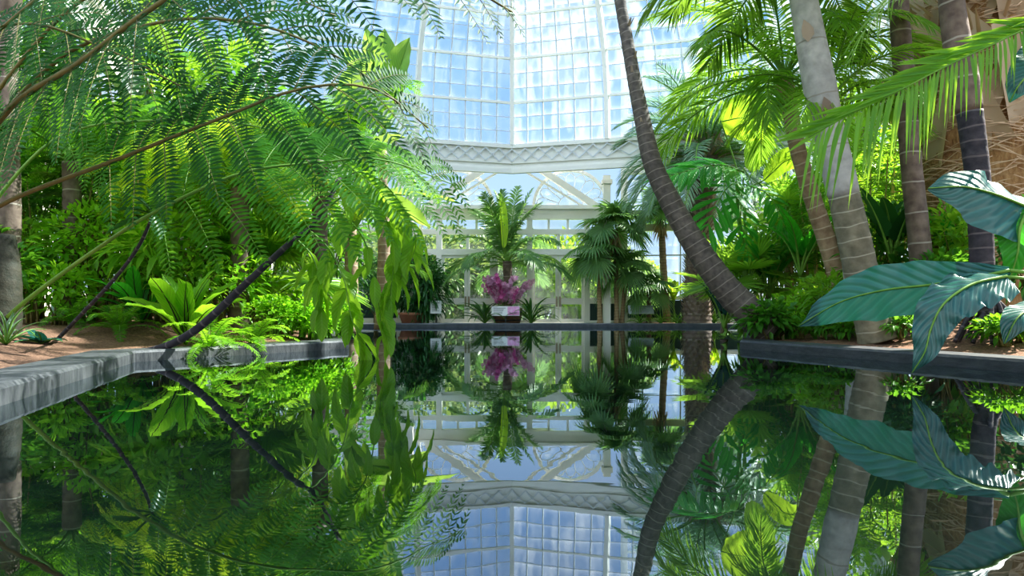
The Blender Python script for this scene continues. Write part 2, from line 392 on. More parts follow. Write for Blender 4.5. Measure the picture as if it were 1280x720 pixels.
# pool runs clockwise from the left bank: left normal of each edge points out of the water
CURBW = 0.42
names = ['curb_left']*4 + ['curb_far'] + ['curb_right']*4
lab = {0: 'grey stone pool curb nearest the camera on the left', 1: 'grey stone pool curb running back along the left bank',
       2: 'grey stone pool curb in front of the bright ferns', 3: 'stone curb along the hidden side of the left planting',
       4: 'low dark curb along the far end of the pool', 5: 'stone curb along the hidden side of the right planting',
       6: 'dark stone pool curb under the large leaves on the right', 7: 'dark stone pool curb at the right edge', 8: 'dark pool curb beside the camera on the right'}
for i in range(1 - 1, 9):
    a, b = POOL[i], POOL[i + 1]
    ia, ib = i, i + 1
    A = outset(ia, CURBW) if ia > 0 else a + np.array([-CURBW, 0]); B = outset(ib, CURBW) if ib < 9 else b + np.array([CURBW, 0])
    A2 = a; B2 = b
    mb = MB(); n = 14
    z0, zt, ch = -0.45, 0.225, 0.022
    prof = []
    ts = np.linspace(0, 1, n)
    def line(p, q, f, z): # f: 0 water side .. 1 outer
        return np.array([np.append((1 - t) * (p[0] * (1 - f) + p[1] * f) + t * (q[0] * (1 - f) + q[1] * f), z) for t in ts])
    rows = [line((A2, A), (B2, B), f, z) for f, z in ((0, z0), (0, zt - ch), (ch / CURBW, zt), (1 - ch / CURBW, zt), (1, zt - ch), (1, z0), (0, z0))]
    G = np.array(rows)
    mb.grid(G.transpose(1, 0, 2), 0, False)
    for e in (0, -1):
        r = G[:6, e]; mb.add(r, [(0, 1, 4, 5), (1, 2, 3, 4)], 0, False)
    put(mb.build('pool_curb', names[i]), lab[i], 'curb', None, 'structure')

mb = MB()
nw = 60
mb.add([*[(*POOL[q], 0.12) for q in (0, 9, 8, 1, 7, 2, 6, 3, 5, 4)]],
       [(0, 1, 2, 3), (3, 2, 4, 5), (5, 4, 6, 7), (7, 6, 8, 9)], 0, False)
put(mb.build('pool_water', 'water'), 'still dark water of the reflecting pool mirroring the plants and dome', 'water', None, 'stuff')
mb = MB(); mb.add([(-8, -2, -0.42), (9, -2, -0.42), (9, 20.0, -0.42), (-8, 20.0, -0.42)], [(0, 1, 2, 3)], 0, False)
put(mb.build('pool_floor', 'pool_floor'), 'dark floor under the pool water', None, None, 'structure')

def bed(name, label, x0, x1, y0, y1):
    st = 0.22
    xs = np.arange(x0, x1 + st, st); ys = np.arange(y0, y1 + 1e-6, st)
    X, Y = np.meshgrid(xs, ys, indexing='ij')
    d = seg_dist(X, Y); ins = inside(X, Y); d = np.where(ins, -d, d)
    Z = gz(X, Y) - 0.012 + RNG.normal(0, 0.010, X.shape) * (d > 0.5)
    idx = np.arange(X.size).reshape(X.shape)
    ok = (d > 0.04); okq = ok[:-1, :-1] & ok[1:, :-1] & ok[1:, 1:] & ok[:-1, 1:]
    Q = np.stack([idx[:-1, :-1], idx[1:, :-1], idx[1:, 1:], idx[:-1, 1:]], -1)[okq]
    mb = MB(); mb.add(np.stack([X, Y, Z], -1), Q, 0, True)
    put(mb.build(name, 'soil'), label, None, None, 'structure')
bed('ground_left', 'brown mulch of the left planting bed', -13.2, -1.4, -0.8, 19.2)
bed('ground_right', 'brown mulch of the right planting bed', 2.4, 13.2, -0.8, 19.2)
mb = MB(); mb.box((-14, 19.5, 0.0), (4.0, 22.4, 0.2)); put(mb.build('floor', 'pave'), 'pale paving in front of the glass doors', None, None, 'structure')
mb = MB(); mb.box((4.0, 19.5, 0.0), (14, 22.4, 0.21)); put(mb.build('ground_far', 'soil'), 'planted strip behind the far curb', None, None, 'structure')
mb = MB(); mb.box((-40, 22.4, -0.1), (40, 60, 0.12)); put(mb.build('ground_outside', 'grass'), 'lawn outside the glass doors', None, None, 'structure')

# ------------------------------------------------------------------ setting: dome
RC = np.array([0.0, 14.9]); ND = 12
def vtx(k, r, z):
    a = PI / 2 - k * 2 * PI / ND
    y = r * math.sin(a)
    x = r * math.cos(a); s = 2.85 / 5.7 * r
    if abs(x) > s + .02: x = math.copysign(s + (abs(x) - s) * 2.1, x); y = .866 * r - (.866 * r - y) * .62
    if y < 1.9 / 5.7 * r: y = 1.9 / 5.7 * r - (1.9 / 5.7 * r - y) * 2.6
    return np.array([RC[0] + x, RC[1] + y, z])
PROF = [(5.70, 5.69), (5.64, 6.97), (5.42, 8.25), (5.02, 9.40), (4.45, 10.5), (3.7, 11.5), (2.7, 12.35), (1.5, 12.95), (0.5, 13.2)]
dome = thing('ceiling', 'white iron and glass dome over the pool', None, (0, 0, 0), kind='structure')
for k in range(ND):
    mb = MB()
    for (r0, z0), (r1, z1) in zip(PROF[:-1], PROF[1:]):
        mb.add([vtx(k, r0, z0), vtx(k + 1, r0, z0), vtx(k + 1, r1, z1), vtx(k, r1, z1)], [(0, 1, 2, 3)], 0, False)
    mb.build('dome_glass', 'dome_glass', dome)
    mb = MB()
    for j, ((r0, z0), (r1, z1)) in enumerate(zip(PROF[:-1], PROF[1:])):
        a0, b0, a1, b1 = vtx(k, r0, z0), vtx(k + 1, r0, z0), vtx(k, r1, z1), vtx(k + 1, r1, z1)
        nn = nrm(np.cross(b0 - a0, a1 - a0)); 
        m = 6 if j < 5 else 3
        for i in range(1, m):
            t = i / m; mb.bar(a0 + (b0 - a0) * t, a1 + (b1 - a1) * t, 0.035, 0.05, nn)
        for i in (1, 2):
            t = i / 3; mb.bar(a0 + (a1 - a0) * t, b0 + (b1 - b0) * t, 0.018, 0.02, nn)
    mb.build('glazing_bar', 'white_metal', dome)
    mb = MB()
    P = smooth([vtx(k, r - 0.02, z) for r, z in PROF], 30)
    for p, q in zip(P[:-1], P[1:]):
        mb.bar(p, q + (q - p) * 0.03, 0.13, 0.16, np.array([p[0] - RC[0], p[1] - RC[1], 0.0]))
    mb.build('rib', 'white', dome)
for j, (r, z) in enumerate(PROF[1:-1]):
    mb = MB()
    for k in range(ND):
        mb.bar(vtx(k, r - 0.03, z), vtx(k + 1, r - 0.03, z), 0.07, 0.07)
    mb.build('ring_bar', 'white', dome)

drum = thing('trim_1', 'white lattice girder ring under the dome', None, kind='structure')
ZB, ZT = 4.82, 5.69
for k in range(ND):
    mb = MB()
    def fac(r, z): return vtx(k, r, z), vtx(k + 1, r, z)
    for rr, za, zb in ((5.72, ZB + 0.05, ZT - 0.02), (5.62, ZT - 0.10, ZT + 0.02), (5.64, ZB, ZB + 0.14), (5.66, ZB + 0.30, ZB + 0.36)):
        a, b = fac(rr, za); c, d = fac(rr, zb); a2, b2 = fac(5.78, za); c2, d2 = fac(5.78, zb)
        mb.add([a, b, d, c, a2, b2, d2, c2], [(0, 1, 2, 3), (4, 7, 6, 5), (0, 4, 5, 1), (3, 2, 6, 7), (0, 3, 7, 4), (1, 5, 6, 2)], 0, False)
    mb.build('fascia', 'white', drum)
    mb = MB()
    a, b = fac(5.64, 0); nn = nrm(np.array([a[0] + b[0], a[1] + b[1] - 2 * RC[1], 0]))
    m = 7
    for i in range(m):
        p = a + (b - a) * i / m; q = a + (b - a) * (i + 1) / m
        for (s, e) in ((p, q), (q, p)):
            mb.bar(s + (0, 0, ZB + 0.36), e + (0, 0, ZT - 0.12), 0.035, 0.02, nn)
    mb.build('lattice', 'white_metal', drum)
    if k in (1, 11):
        mb = MB(); p = np.array([2.98 if k == 1 else -3.22, 21.0])
        mb.box((p[0] - 0.11, p[1] - 0.11, 0.1), (p[0] + 0.11, p[1] + 0.11, ZB + 0.02))
        mb.box((p[0] - 0.16, p[1] - 0.16, ZB - 0.25), (p[0] + 0.16, p[1] + 0.16, ZB - 0.12))
        mb.box((p[0] - 0.15, p[1] - 0.15, 3.2), (p[0] + 0.15, p[1] + 0.15, 3.3))
        mb.build('column', 'white', drum)

# ------------------------------------------------------------------ setting: back wall, doors, fan windows
YW = 22.0
def wz(y): return CAMZ + (HOR - y) / F * YW
def wx(x): return (x - 640) / F * YW
wall = thing('wall_back', 'white timber and glass entrance wall behind the pool', None, kind='structure')
mb = MB()
def mem(x0, x1, z0, z1, d=0.10, y=YW): mb.box((x0, y - d / 2, z0), (x1, y + d / 2, z1))
ZA, ZB1, ZC, ZD, ZE = 2.42, 2.62, 3.05, 3.27, 3.60
mem(-3.7, 3.7, 3.60, 3.95, 0.24); mem(-3.7, 3.7, 3.92, 3.99, 0.34)
mem(-3.7, 3.7, ZC + 0.05, ZD, 0.20)
mem(-3.7, 3.7, ZA, ZB1, 0.16)
posts = [-3.55, -2.40, -0.55, 0.58, 2.47, 3.55]
for x in posts: mem(x - 0.09, x + 0.09, 0.15, 3.62, 0.18)
for x in (-1.46, 1.53): mem(x - 0.05, x + 0.05, ZA, 3.1, 0.12)
for a, b in zip(posts[:-1], posts[1:]):       # small panes of the clerestory row
    w = b - a; m = 3 if w > 1.3 else 2
    for i in range(1, m): mem(a + w * i / m - 0.035, a + w * i / m + 0.035, ZD, ZE, 0.08)
for a, b in ((-3.55, -2.40), (-0.55, 0.58), (2.47, 3.55)):   # fixed side lights
    mem(a, b, 0.15, 0.27, 0.12); mem(a, b, 0.82, 1.02, 0.12)
mb.build('frame', 'white', wall)
mb = MB()
mb.add([(-3.6, YW, 0.2), (3.6, YW, 0.2), (3.6, YW, 3.6), (-3.6, YW, 3.6)], [(0, 1, 2, 3)], 0, False)
gl = MB()
for a, b, z0, z1 in [(-3.46,-2.49,1.02,ZA),(-0.46,0.49,1.02,ZA),(2.56,3.46,1.02,ZA),(-3.46,-2.49,.27,.82),(-0.46,0.49,.27,.82)] + [(-3.46,-2.49,ZB1,ZC+.05),(-2.31,-1.51,ZB1,ZC+.05),(-1.41,-.64,ZB1,ZC+.05),(-.46,.49,ZB1,ZC+.05),(.67,1.48,ZB1,ZC+.05),(1.58,2.38,ZB1,ZC+.05),(2.56,3.46,ZB1,ZC+.05)] + [(-3.5, 3.5, ZD, ZE)]:
    gl.add([(a, YW, z0), (b, YW, z0), (b, YW, z1), (a, YW, z1)], [(0, 1, 2, 3)], 0, False)
gl.build('pane', 'door_glass', wall)
mb = MB(); mb.box((2.56, YW - .04, 0.25), (3.46, YW + .04, 0.84)); mb.build('base_panel', 'panel_dark', wall)

def double_door(n, x0, x1, label):
    t = thing('door_%d' % n, label, None, (x0, YW, 0.2), kind='structure')
    mid = (x1 - x0) / 2
    for s, (a, b) in enumerate(((0.0, mid - 0.006), (mid + 0.006, x1 - x0))):
        m = MB(); zt = ZA - 0.2
        m.box((a, -.03, 0.01), (a + .09, .03, zt)); m.box((b - .09, -.03, 0.01), (b, .03, zt))
        for z0, z1 in ((0.01, .12), (.60, .80), (zt - .10, zt)): m.box((a + .09, -.028, z0), (b - .09, .028, z1))
        leaf = m.build('door_leaf', 'white', t)
        g = MB()
        for z0, z1 in ((.12, .60), (.80, zt - .10)):
            g.add([(a + .09, 0, z0), (b - .09, 0, z0), (b - .09, 0, z1), (a + .09, 0, z1)], [(0, 1, 2, 3)], 0, False)
        g.build('pane', 'door_glass', leaf)
        h = MB(); hx = b - .05 if s == 0 else a + .05
        h.box((hx - .03, -.045, .52), (hx + .03, -.028, .86)); h.box((hx - .012, -.09, .58), (hx + .012, -.07, .80))
        h.box((hx - .012, -.075, .58), (hx + .012, -.04, .60)); h.box((hx - .012, -.075, .78), (hx + .012, -.04, .80))
        h.build('handle', 'brass', leaf)
double_door(1, -2.31, -0.64, 'white glazed double door left of the central palm')
double_door(2, 0.67, 2.38, 'white glazed double door right of the central palm')

def fan_window(n, o, ux, r, label):
    """half round window with spoked tracery; o = centre of the sill, ux = unit vector along the wall"""
    t = thing('window_%d' % n, label, None, (0, 0, 0), kind='structure')
    o = np.asarray(o, float); ux = nrm(np.append(ux, 0)); nn = np.cross(ux, (0, 0, 1))
    def p(rr, a): return o + ux * rr * math.cos(a) + np.array([0, 0, 1]) * rr * math.sin(a)
    m = MB(); na = 28
    for i in range(na):
        a0, a1 = PI * i / na, PI * (i + 1) / na
        m.bar(p(r, a0), p(r, a1 + .01), 0.11, 0.12, nn) if False else m.bar(p(r, a0), p(r, a1 + .01), 0.10, 0.11, nn)
    m.bar(p(r, 0), p(r, PI), .09, .10, nn)
    m.build('frame', 'white', t)
    m = MB()
    for rr in (0.34 * r,):
        for i in range(14): m.bar(p(rr, PI * i / 14), p(rr, PI * (i + 1) / 14), .03, .03, nn)
    ns = 9
    for i in range(1, ns): m.bar(p(.34 * r, PI * i / ns), p(.80 * r, PI * i / ns), .028, .03, nn)
    for i in range(ns):      # scallops between spokes
        a0, a1 = PI * i / ns, PI * (i + 1) / ns
        for j in range(4):
            f0, f1 = j / 4, (j + 1) / 4
            m.bar(p(r * (.80 + .13 * math.sin(PI * f0)), a0 + (a1 - a0) * f0), p(r * (.80 + .13 * math.sin(PI * f1)), a0 + (a1 - a0) * f1), .028, .03, nn)
    m.build('tracery', 'white_metal', t)
    m = MB()
    for i in range(16):
        m.add([o, p(r, PI * i / 16), p(r, PI * (i + .5) / 16), p(r, PI * (i + 1) / 16)], [(0, 1, 2, 3)], 0, False)
    m.build('pane', 'side_glass', t)
fan_window(1, (-1.85, YW - .02, 3.99), (1, 0), 1.22, 'half round fan window left of the gable')
fan_window(2, (1.93, YW - .02, 3.99), (1, 0), 1.22, 'half round fan window right of the gable')
mb = MB()
for s in (-1, 1):
    mb.bar((s * 0.0, 21.55, 5.75), (s * 2.75, 21.55, 3.95), 0.20, 0.17, (0, 1, 0))
    mb.bar((s * 0.0, 21.6, 5.35), (s * 2.3, 21.6, 3.97), 0.06, 0.10, (0, 1, 0))
mb.bar((-2.8, 21.5, 3.93), (2.8, 21.5, 3.93), .12, .10, (0, 1, 0))
put(mb.build('trim_2', 'white'), 'white sloping gable rafters above the doors', None, None, 'structure')
# outer glass walls, angled facets on both sides
def side_facet(name, p, q, label, fans, n0, lowwall=True):
    t = thing(name, label, None, kind='structure')
    p = np.array([*p, 0.0]); q = np.array([*q, 0.0]); d = q - p; ln = np.linalg.norm(d); u = d / ln; nn = np.cross(u, (0, 0, 1))
    m = MB(); ZTOP = 9.0
    for f in np.linspace(0, 1, max(2, int(round(ln / 2.4)) + 1)): m.bar(p + d * f + (0, 0, 0), p + d * f + (0, 0, ZTOP), .22, .22, nn)
    for z, h, w in ((3.30, .22, .2), (3.75, .26, .24), (5.2, .24, .2), (1.0, .12, .14), (0.25, .2, .16), (7.0, .12, .12), (9.0, .2, .2)):
        m.bar(p + (0, 0, z), q + (0, 0, z), w, h)
    m.build('frame', 'white', t)
    m = MB()
    for f in np.arange(0.6, ln, 0.6): m.bar(p + u * f, p + u * f + (0, 0, ZTOP), .04, .05, nn)
    for z in (2.4, 5.9, 6.45, 7.6, 8.2): m.bar(p + (0, 0, z), q + (0, 0, z), .035, .04)
    m.build('glazing_bar', 'white_metal', t)
    m = MB(); m.add([p + (0, 0, .9), q + (0, 0, .9), q + (0, 0, ZTOP), p + (0, 0, ZTOP)], [(0, 1, 2, 3)], 0, False)
    m.build('pane', 'side_glass', t)
    m = MB(); m.bar(p + (0, 0, .55), q + (0, 0, .55), .06, .75); m.build('base_panel', 'panel_dark', t)
for s, side in ((1, 'right'), (-1, 'left')):
    side_facet('wall_%s_rear' % side, (s * 3.7, 22.0), (s * 9.8, 20.9), 'glass side wall beside the doors on the %s' % side, 2, 0)
    side_facet('wall_%s' % side, (s * 9.8, 20.9), (s * 13.3, 15.5), 'angled glass wall behind the %s planting' % side, 0, 0)
    side_facet('wall_%s_front' % side, (s * 13.3, 15.5), (s * 13.5, 5.0), 'long glass wall along the %s planting' % side, 0, 0)

# ------------------------------------------------------------------ plant generators
def arc_path(L, a0, a1, n=24, pw=1.2, sway=0.0):
    t = np.linspace(0, 1, n)
    a = np.radians(a0 + (a1 - a0) * t ** pw)
    st = L / (n - 1)
    x = np.concatenate([[0], np.cumsum(np.cos(a[:-1]) * st)]); z = np.concatenate([[0], np.cumsum(np.sin(a[:-1]) * st)])
    return np.stack([x, sway * L * t ** 2, z], 1)
UPV = [np.array([0, 0, 1.0])]
def frame_of(P, side=None):
    T = nrm(np.gradient(P, axis=0))
    S = np.cross(T, UPV[0]) if side is None else np.broadcast_to(side, T.shape) - T * (T @ np.asarray(side, float))[:, None]
    S = nrm(S); Nn = np.cross(S, T)
    return T, S, Nn
def pinnate(mb, P, n, L, Wd, ang=(70, 30), lift=10, droop=0.25, start=0.15, k=4, fold=0.25, prof=None, rach=0.012, mi=0, mir=1, side=None, jit=0.08, shape='lance', rseg=6, tint=None, lmin=0.25, sides=(-1, 1)):
    """feather leaf along path P: n leaflet pairs and a tapering rachis"""
    P = np.asarray(P, float)
    d = np.concatenate([[0], np.cumsum(np.linalg.norm(np.diff(P, axis=0), axis=1))]); d /= d[-1]
    T, S, Nn = frame_of(P, side)
    t = np.linspace(start, 0.985, n)
    ip = lambda A: np.stack([np.interp(t, d, A[:, c]) for c in range(3)], 1)
    B, Tt, Ss, Nt = ip(P), nrm(ip(T)), nrm(ip(S)), nrm(ip(Nn))
    s01 = (t - start) / (1 - start)
    pr = np.interp(s01, [0, .25, .6, .85, 1], prof or [.55, .95, 1, .7, lmin])
    a = np.radians(ang[0] + (ang[1] - ang[0]) * s01)
    lf = np.radians(lift)
    for sg in sides:
        aj = a + RNG.normal(0, jit, n); lj = lf + RNG.normal(0, jit, n)
        D = Tt * np.cos(aj)[:, None] + (Ss * sg * np.cos(lj)[:, None] + Nt * np.sin(lj)[:, None]) * np.sin(aj)[:, None]
        NN = Nt * np.cos(lj)[:, None] - Ss * sg * np.sin(lj)[:, None]
        mb.leaflets(B, D, NN, L * pr * (1 + RNG.normal(0, .04, n)), Wd * (0.5 + .5 * pr), droop * (1 + RNG.normal(0, .2, n)), k, fold, mi, shape, tint)
    if rach: mb.tube(P, np.linspace(rach, rach * .25, len(P)), rseg, mir)
def bipinnate(mb, P, npin, plen, nn, pl, pw, start=0.25, droop=0.35, ang=(75, 40), rach=0.022, prof=None, mi=0, mir=1, lift=-8, side=None):
    P = np.asarray(P, float)
    d = np.concatenate([[0], np.cumsum(np.linalg.norm(np.diff(P, axis=0), axis=1))]); d /= d[-1]
    T, S, Nn = frame_of(P, side)
    for i, t in enumerate(np.linspace(start, 0.99, npin)):
        ip = lambda A: np.array([np.interp(t, d, A[:, c]) for c in range(3)])
        B, Tt, Ss, Nt = ip(P), nrm(ip(T)), nrm(ip(S)), nrm(ip(Nn))
        s01 = (t - start) / (1 - start)
        pr = np.interp(s01, [0, .2, .55, .85, 1], prof or [.6, .95, 1, .65, .2])
        for sg in (-1, 1):
            a = math.radians(ang[0] + (ang[1] - ang[0]) * s01) + RNG.normal(0, .06); lf = math.radians(lift) + RNG.normal(0, .10)
            D = Tt * math.cos(a) + (Ss * sg * math.cos(lf) + Nt * math.sin(lf)) * math.sin(a)
            L = plen * pr * (1 + RNG.normal(0, .05))
            q = np.linspace(0, 1, 9)
            PP = B + D * (L * q)[:, None] - np.array([0, 0, 1.0]) * (droop * L * q ** 2)[:, None]
            sd = np.cross(D, Nt * math.cos(lf) - Ss * sg * math.sin(lf))
            k = max(6, int(nn * pr))
            pinnate(mb, PP, k, pl * (0.6 + .4 * pr), pw, (78, 55), 4, 0.12, 0.04, 3, 0.12, [.75, 1, .9, .55, .2], 0.0045, mi, mir, sd, 0.05, rseg=3, tint=np.clip(RNG.normal(.5, .2, k), 0, 1))
    mb.tube(P, np.linspace(rach, rach * .25, len(P)), 8, mir)

def palm_frond_set(key, L, n, ll, lw, arcs, start=0.18, droop=0.3, lift=15, ang=(65, 30), rach=0.02, mats=('palm', 'stalk_green'), k=4, prof=None, fold=.25, jit=.08):
    out = []
    for a0, a1 in arcs:
        mb = MB(); pinnate(mb, arc_path(L, a0, a1, 26, 1.15, RNG.normal(0, .04)), n, ll, lw, ang, lift, droop, start, k, fold, prof, rach, side=(0, -1, 0), jit=jit)
        out.append(mesh_only(mb, 'frond', mats))
    return out
def add_crown(root, meshes, top, n, sc=1.0, rot=0.0, golden=2.39996, order=None, jz=0.0, name='frond'):
    """young upright fronds first, old drooping ones last"""
    for i in range(n):
        f = i / max(1, n - 1); me = meshes[min(len(meshes) - 1, int(f * len(meshes)))]
        az = rot + i * golden + random.uniform(-.15, .15)
        m = Matrix.Translation(Vector(top) + Vector((0, 0, -jz * f))) @ Matrix.Rotation(az, 4, 'Z') @ Matrix.Rotation(random.uniform(-.12, .12), 4, 'Y') @ Matrix.Rotation(random.uniform(-.25, .25), 4, 'X') @ Matrix.Scale(sc * random.uniform(.9, 1.08), 4)
        link_mesh(name, me, root, m)
def trunk_obj(root, P, r, mat, seg=18, n=60, flare=0.0, rings=0.0, name='trunk', spacing=.13):
    """P world points; root location subtracted"""
    C = smooth(np.asarray(P) - np.array(root.location), n)
    t = np.linspace(0, 1, n)
    R = np.interp(t, np.linspace(0, 1, len(r)), r) + flare * np.exp(-t * 14)
    if rings:
        al = np.linspace(0, np.linalg.norm(np.diff(C, axis=0), axis=1).sum(), n)
        R = R * (1 + rings * (np.mod(al / spacing, 1) - .5))
    mb = MB(); mb.tube(C, R, seg, 0); o = mb.build(name, mat, root)
    return o, C[-1]
def fan_leaf(R, nseg, pet, span=320, droop=.25, a0=55, a1=15, wmul=1.25, mats=('palm', 'stalk_green'), cup=.22, k=5, tilt=-25, pr=.012):
    mb = MB()
    P = arc_path(pet, a0, a1, 12); mb.tube(P, np.linspace(pr, pr * .6, 12), 6, 1)
    e = P[-1]; ta = math.radians(a1 + tilt); T = np.array([math.cos(ta), 0, math.sin(ta)]); Sd = np.array([0, 1.0, 0]); Nn = np.cross(T, Sd)
    an = np.radians(np.linspace(-span / 2, span / 2, nseg)) + RNG.normal(0, .012, nseg)
    D = T * np.cos(an)[:, None] + Sd * np.sin(an)[:, None] + Nn * cup
    D = nrm(D); rl = R * (0.72 + .28 * np.cos(an / 2) ** 2) * (1 + RNG.normal(0, .03, nseg))
    w = 2 * R * .55 * math.sin(math.radians(span / nseg) / 2) * wmul
    mb.leaflets(np.repeat(e[None], nseg, 0), D, Nn, rl, w, droop * (1 + RNG.normal(0, .15, nseg)), k, .35, 0, 'fan')
    return mesh_only(mb, 'fan_leaf', mats)
def blade(mb, P, width, side=None, nv=9, shape='paddle', fold=.18, wave=.0, nw=5, mi=0, tint=.5, seed=0, splits=None, curl=0.0):
    """one broad leaf along path P"""
    nu = len(P); T, S, Nn = frame_of(P, side)
    t = np.linspace(0, 1, nu); v = np.linspace(-1, 1, nv)
    tab = {'paddle': ([0, .06, .3, .6, .85, 1], [.08, .6, 1, 1, .65, .02]), 'lance': ([0, .1, .35, .6, .85, 1], [.12, .45, .9, 1, .55, .02]),
           'heart': ([0, .05, .2, .5, .8, 1], [.55, .9, 1, .75, .32, .02]), 'arum': ([0, .04, .15, .4, .65, .85, 1], [.35, .8, 1, .86, .62, .36, .02]),
           'nest': ([0, .15, .45, .75, .93, 1], [.18, .4, .85, 1, .6, .05])}[shape]
    w = np.interp(t, *tab) * width / 2
    r = np.random.default_rng(seed); ph = r.random() * 6; 
    G = np.zeros((nu, nv, 3))
    for j, vv in enumerate(v):
        off = abs(vv) * w * fold * 2 - curl * vv * vv * w
        ww = wave * width * np.sin(t * nw * 2 * PI + ph + (vv > 0) * 1.7) * abs(vv) ** 2 * np.interp(t, [0, .15, 1], [0, 1, .6])
        ed = 1.0
        if splits: ed = 1 - (abs(vv) > .3) * splits * (np.sin(t * 2 * PI * 9 + ph) > .45) * min(1.0, abs(vv) * 1.1)
        G[:, j] = P + S * (vv * w * ed)[:, None] + Nn * (off + ww)[:, None]
    mb.grid(G, mi, True, tint, np.repeat(t, nv), np.tile(v, nu))
def leaf_obj(root, name, P, width, mats, shape='paddle', rib=.012, side=None, pet=None, **kw):
    """leaf as a part (world path P), petiole in the same mesh"""
    o = np.array(root.location); mb = MB()
    C = smooth(np.asarray(P) - o, 26); blade(mb, C, width, side, shape=shape, **kw)
    T, S, Nn = frame_of(C, side)
    mb.tube(C - Nn * rib * .5, np.linspace(rib, rib * .3, 26), 6, 1)
    if pet is not None:
        Q = smooth(np.vstack([np.asarray(pet) - o, C[:1]]), 16); mb.tube(Q, np.linspace(rib * 1.5, rib, 16), 7, 1)
    return mb.build(name, mats, root)
def shrub_mesh(rx, ry, rz, n, ll, lw, zc=None, shape='ovate', clumps=26, spread=.34, droop=.25, seed=0, k=4, low=-.25, fold=.2):
    global RNG
    RNG = np.random.default_rng(1000 + seed)
    c = nrm(RNG.normal(0, 1, (clumps, 3))); c[:, 2] = np.where(c[:, 2] < low, -c[:, 2], c[:, 2])
    c *= RNG.uniform(.45, .95, (clumps, 1))
    i = RNG.integers(0, clumps, n)
    off = RNG.normal(0, spread, (n, 3)) * RNG.uniform(.4, 1, (n, 1))
    p = c[i] + off
    rad = np.linalg.norm(p, axis=1, keepdims=True); p = p / np.maximum(1, rad / 1.05)
    R3 = np.array([rx, ry, rz]); Pw = p * R3 + np.array([0, 0, rz if zc is None else zc])
    Pw[:, 2] = np.maximum(Pw[:, 2], ll * .3)
    D = nrm(nrm(p) * .7 + nrm(off) * .8 + RNG.normal(0, .3, (n, 3)) + np.array([0, 0, -.1]))
    Nn = nrm(np.array([0, 0, 1.0]) + nrm(p) * .5 + RNG.normal(0, .35, (n, 3)))
    L = ll * RNG.uniform(.65, 1.15, n)
    mb = MB(); mb.leaflets(Pw, D, Nn, L, lw * L / ll, droop, k, fold, 0, shape)
    sm = MB()
    for j in range(min(clumps, 14)):
        e = c[j] * R3 + np.array([0, 0, rz if zc is None else zc]); e[2] = max(e[2], .1)
        b = np.array([RNG.normal(0, .08 * rx), RNG.normal(0, .08 * ry), 0])
        m = (b + e) / 2 * np.array([.75, .75, 1.1])
        sm.tube(smooth([b, m, e], 9), np.linspace(.014, .005, 9) * max(1, rz), 5, 0)
    return mb, sm
SHRUB_N = [0]
def shrub(name, label, cat, px, D, size, n, ll, lw, mat, group=None, x=None, z=None, stem='stalk', **kw):
    X = WX(px, D) if x is None else x
    SHRUB_N[0] += 1
    mb, sm = shrub_mesh(*size, n, ll, lw, seed=SHRUB_N[0], **kw)
    t = thing(name, label, cat, (X, D, float(gz(X, D)) if z is None else z), random.uniform(0, 6), group)
    mb.build('foliage', mat, t); sm.build('stem', stem, t)
    return t
def rosette_mesh(n, L, Wd, arcs, mat_shape, wave=.02, fold=.2, seed=0, kind='nest', nu=14):
    r = random.Random(seed); out = []
    for a0, a1 in arcs:
        mb = MB(); P = arc_path(L, a0, a1, nu)
        blade(mb, P, Wd, (0, -1, 0), 5, kind, fold, wave, 6, seed=seed + int(a0), tint=r.random())
        mb.tube(P, np.linspace(.010, .003, nu), 5, 1)
        out.append(mb)
    return out
# ================================================================== PLANTS, LEFT BANK
def fern_frond(root, P, npin, plen, nn, pl, pw, mats, start=.25, droop=.35, rach=.022, prof=None, lift=4, ang=(75, 40)):
    o = np.array(root.location); C = smooth(np.asarray(P) - o, 40)
    UPV[0] = nrm(np.array([.1, -.85, .55])); mb = MB(); bipinnate(mb, C, npin, plen, nn, pl, pw, start, droop, ang, .001, prof, 0, 1, lift); UPV[0] = np.array([0, 0, 1.0])
    fr = mb.build('frond', mats, root)
    st = MB(); st.tube(C, np.linspace(rach, rach * .22, 40), 8, 0); st.build('stalk', mats[1], fr)
    return fr
# giant fern whose fronds sweep over the water
g = thing('giant_fern', 'giant dark green fern arching long brown stalks over the top left of the pool', 'fern', (-5.15, 6.7, float(gz(-5.15, 6.7))))
mb = MB(); mb.tube(smooth([(0,0,-.05),(.02,.05,.5),(-.05,.1,.95)], 20), np.interp(np.linspace(0,1,20),[0,.5,1],[.26,.2,.16])*(1+.02*np.sin(np.arange(20)*2.1))*.75, 14, 0); mb.build('trunk', 'stalk_dark', g)
FD = ('fern_dark', 'stalk'); FM = ('fern_mid', 'stalk_green')
fern_frond(g, pts((-15,400,6.7),(-70,290,5.6),(0,150,4.4),(100,78,3.9),(190,10,3.5),(300,-50,3.4),(430,-62,3.5),(550,-35,3.7),(640,15,4.0)), 20, .70, 25, .125, .024, FD, .36, .42, .030)
fern_frond(g, pts((-15,400,6.7),(-75,315,5.9),(0,257,5.0),(150,198,4.6),(270,150,4.4),(380,110,4.4),(470,112,4.6),(535,160,4.9)), 11, .74, 24, .135, .029, FD, .60, .30, .026)
fern_frond(g, pts((0,405,6.7),(40,370,6.4),(120,312,5.9),(190,267,5.5),(300,217,5.6),(400,203,5.8),(480,200,6.1),(570,232,6.5)), 13, .90, 25, .15, .034, FM, .50, .34, .024)
fern_frond(g, pts((-20,400,6.7),(-40,230,5.7),(60,85,5.1),(190,30,4.8),(310,28,4.7),(420,70,4.8),(500,130,5.0)), 15, .85, 24, .145, .031, FD, .3, .4, .026)
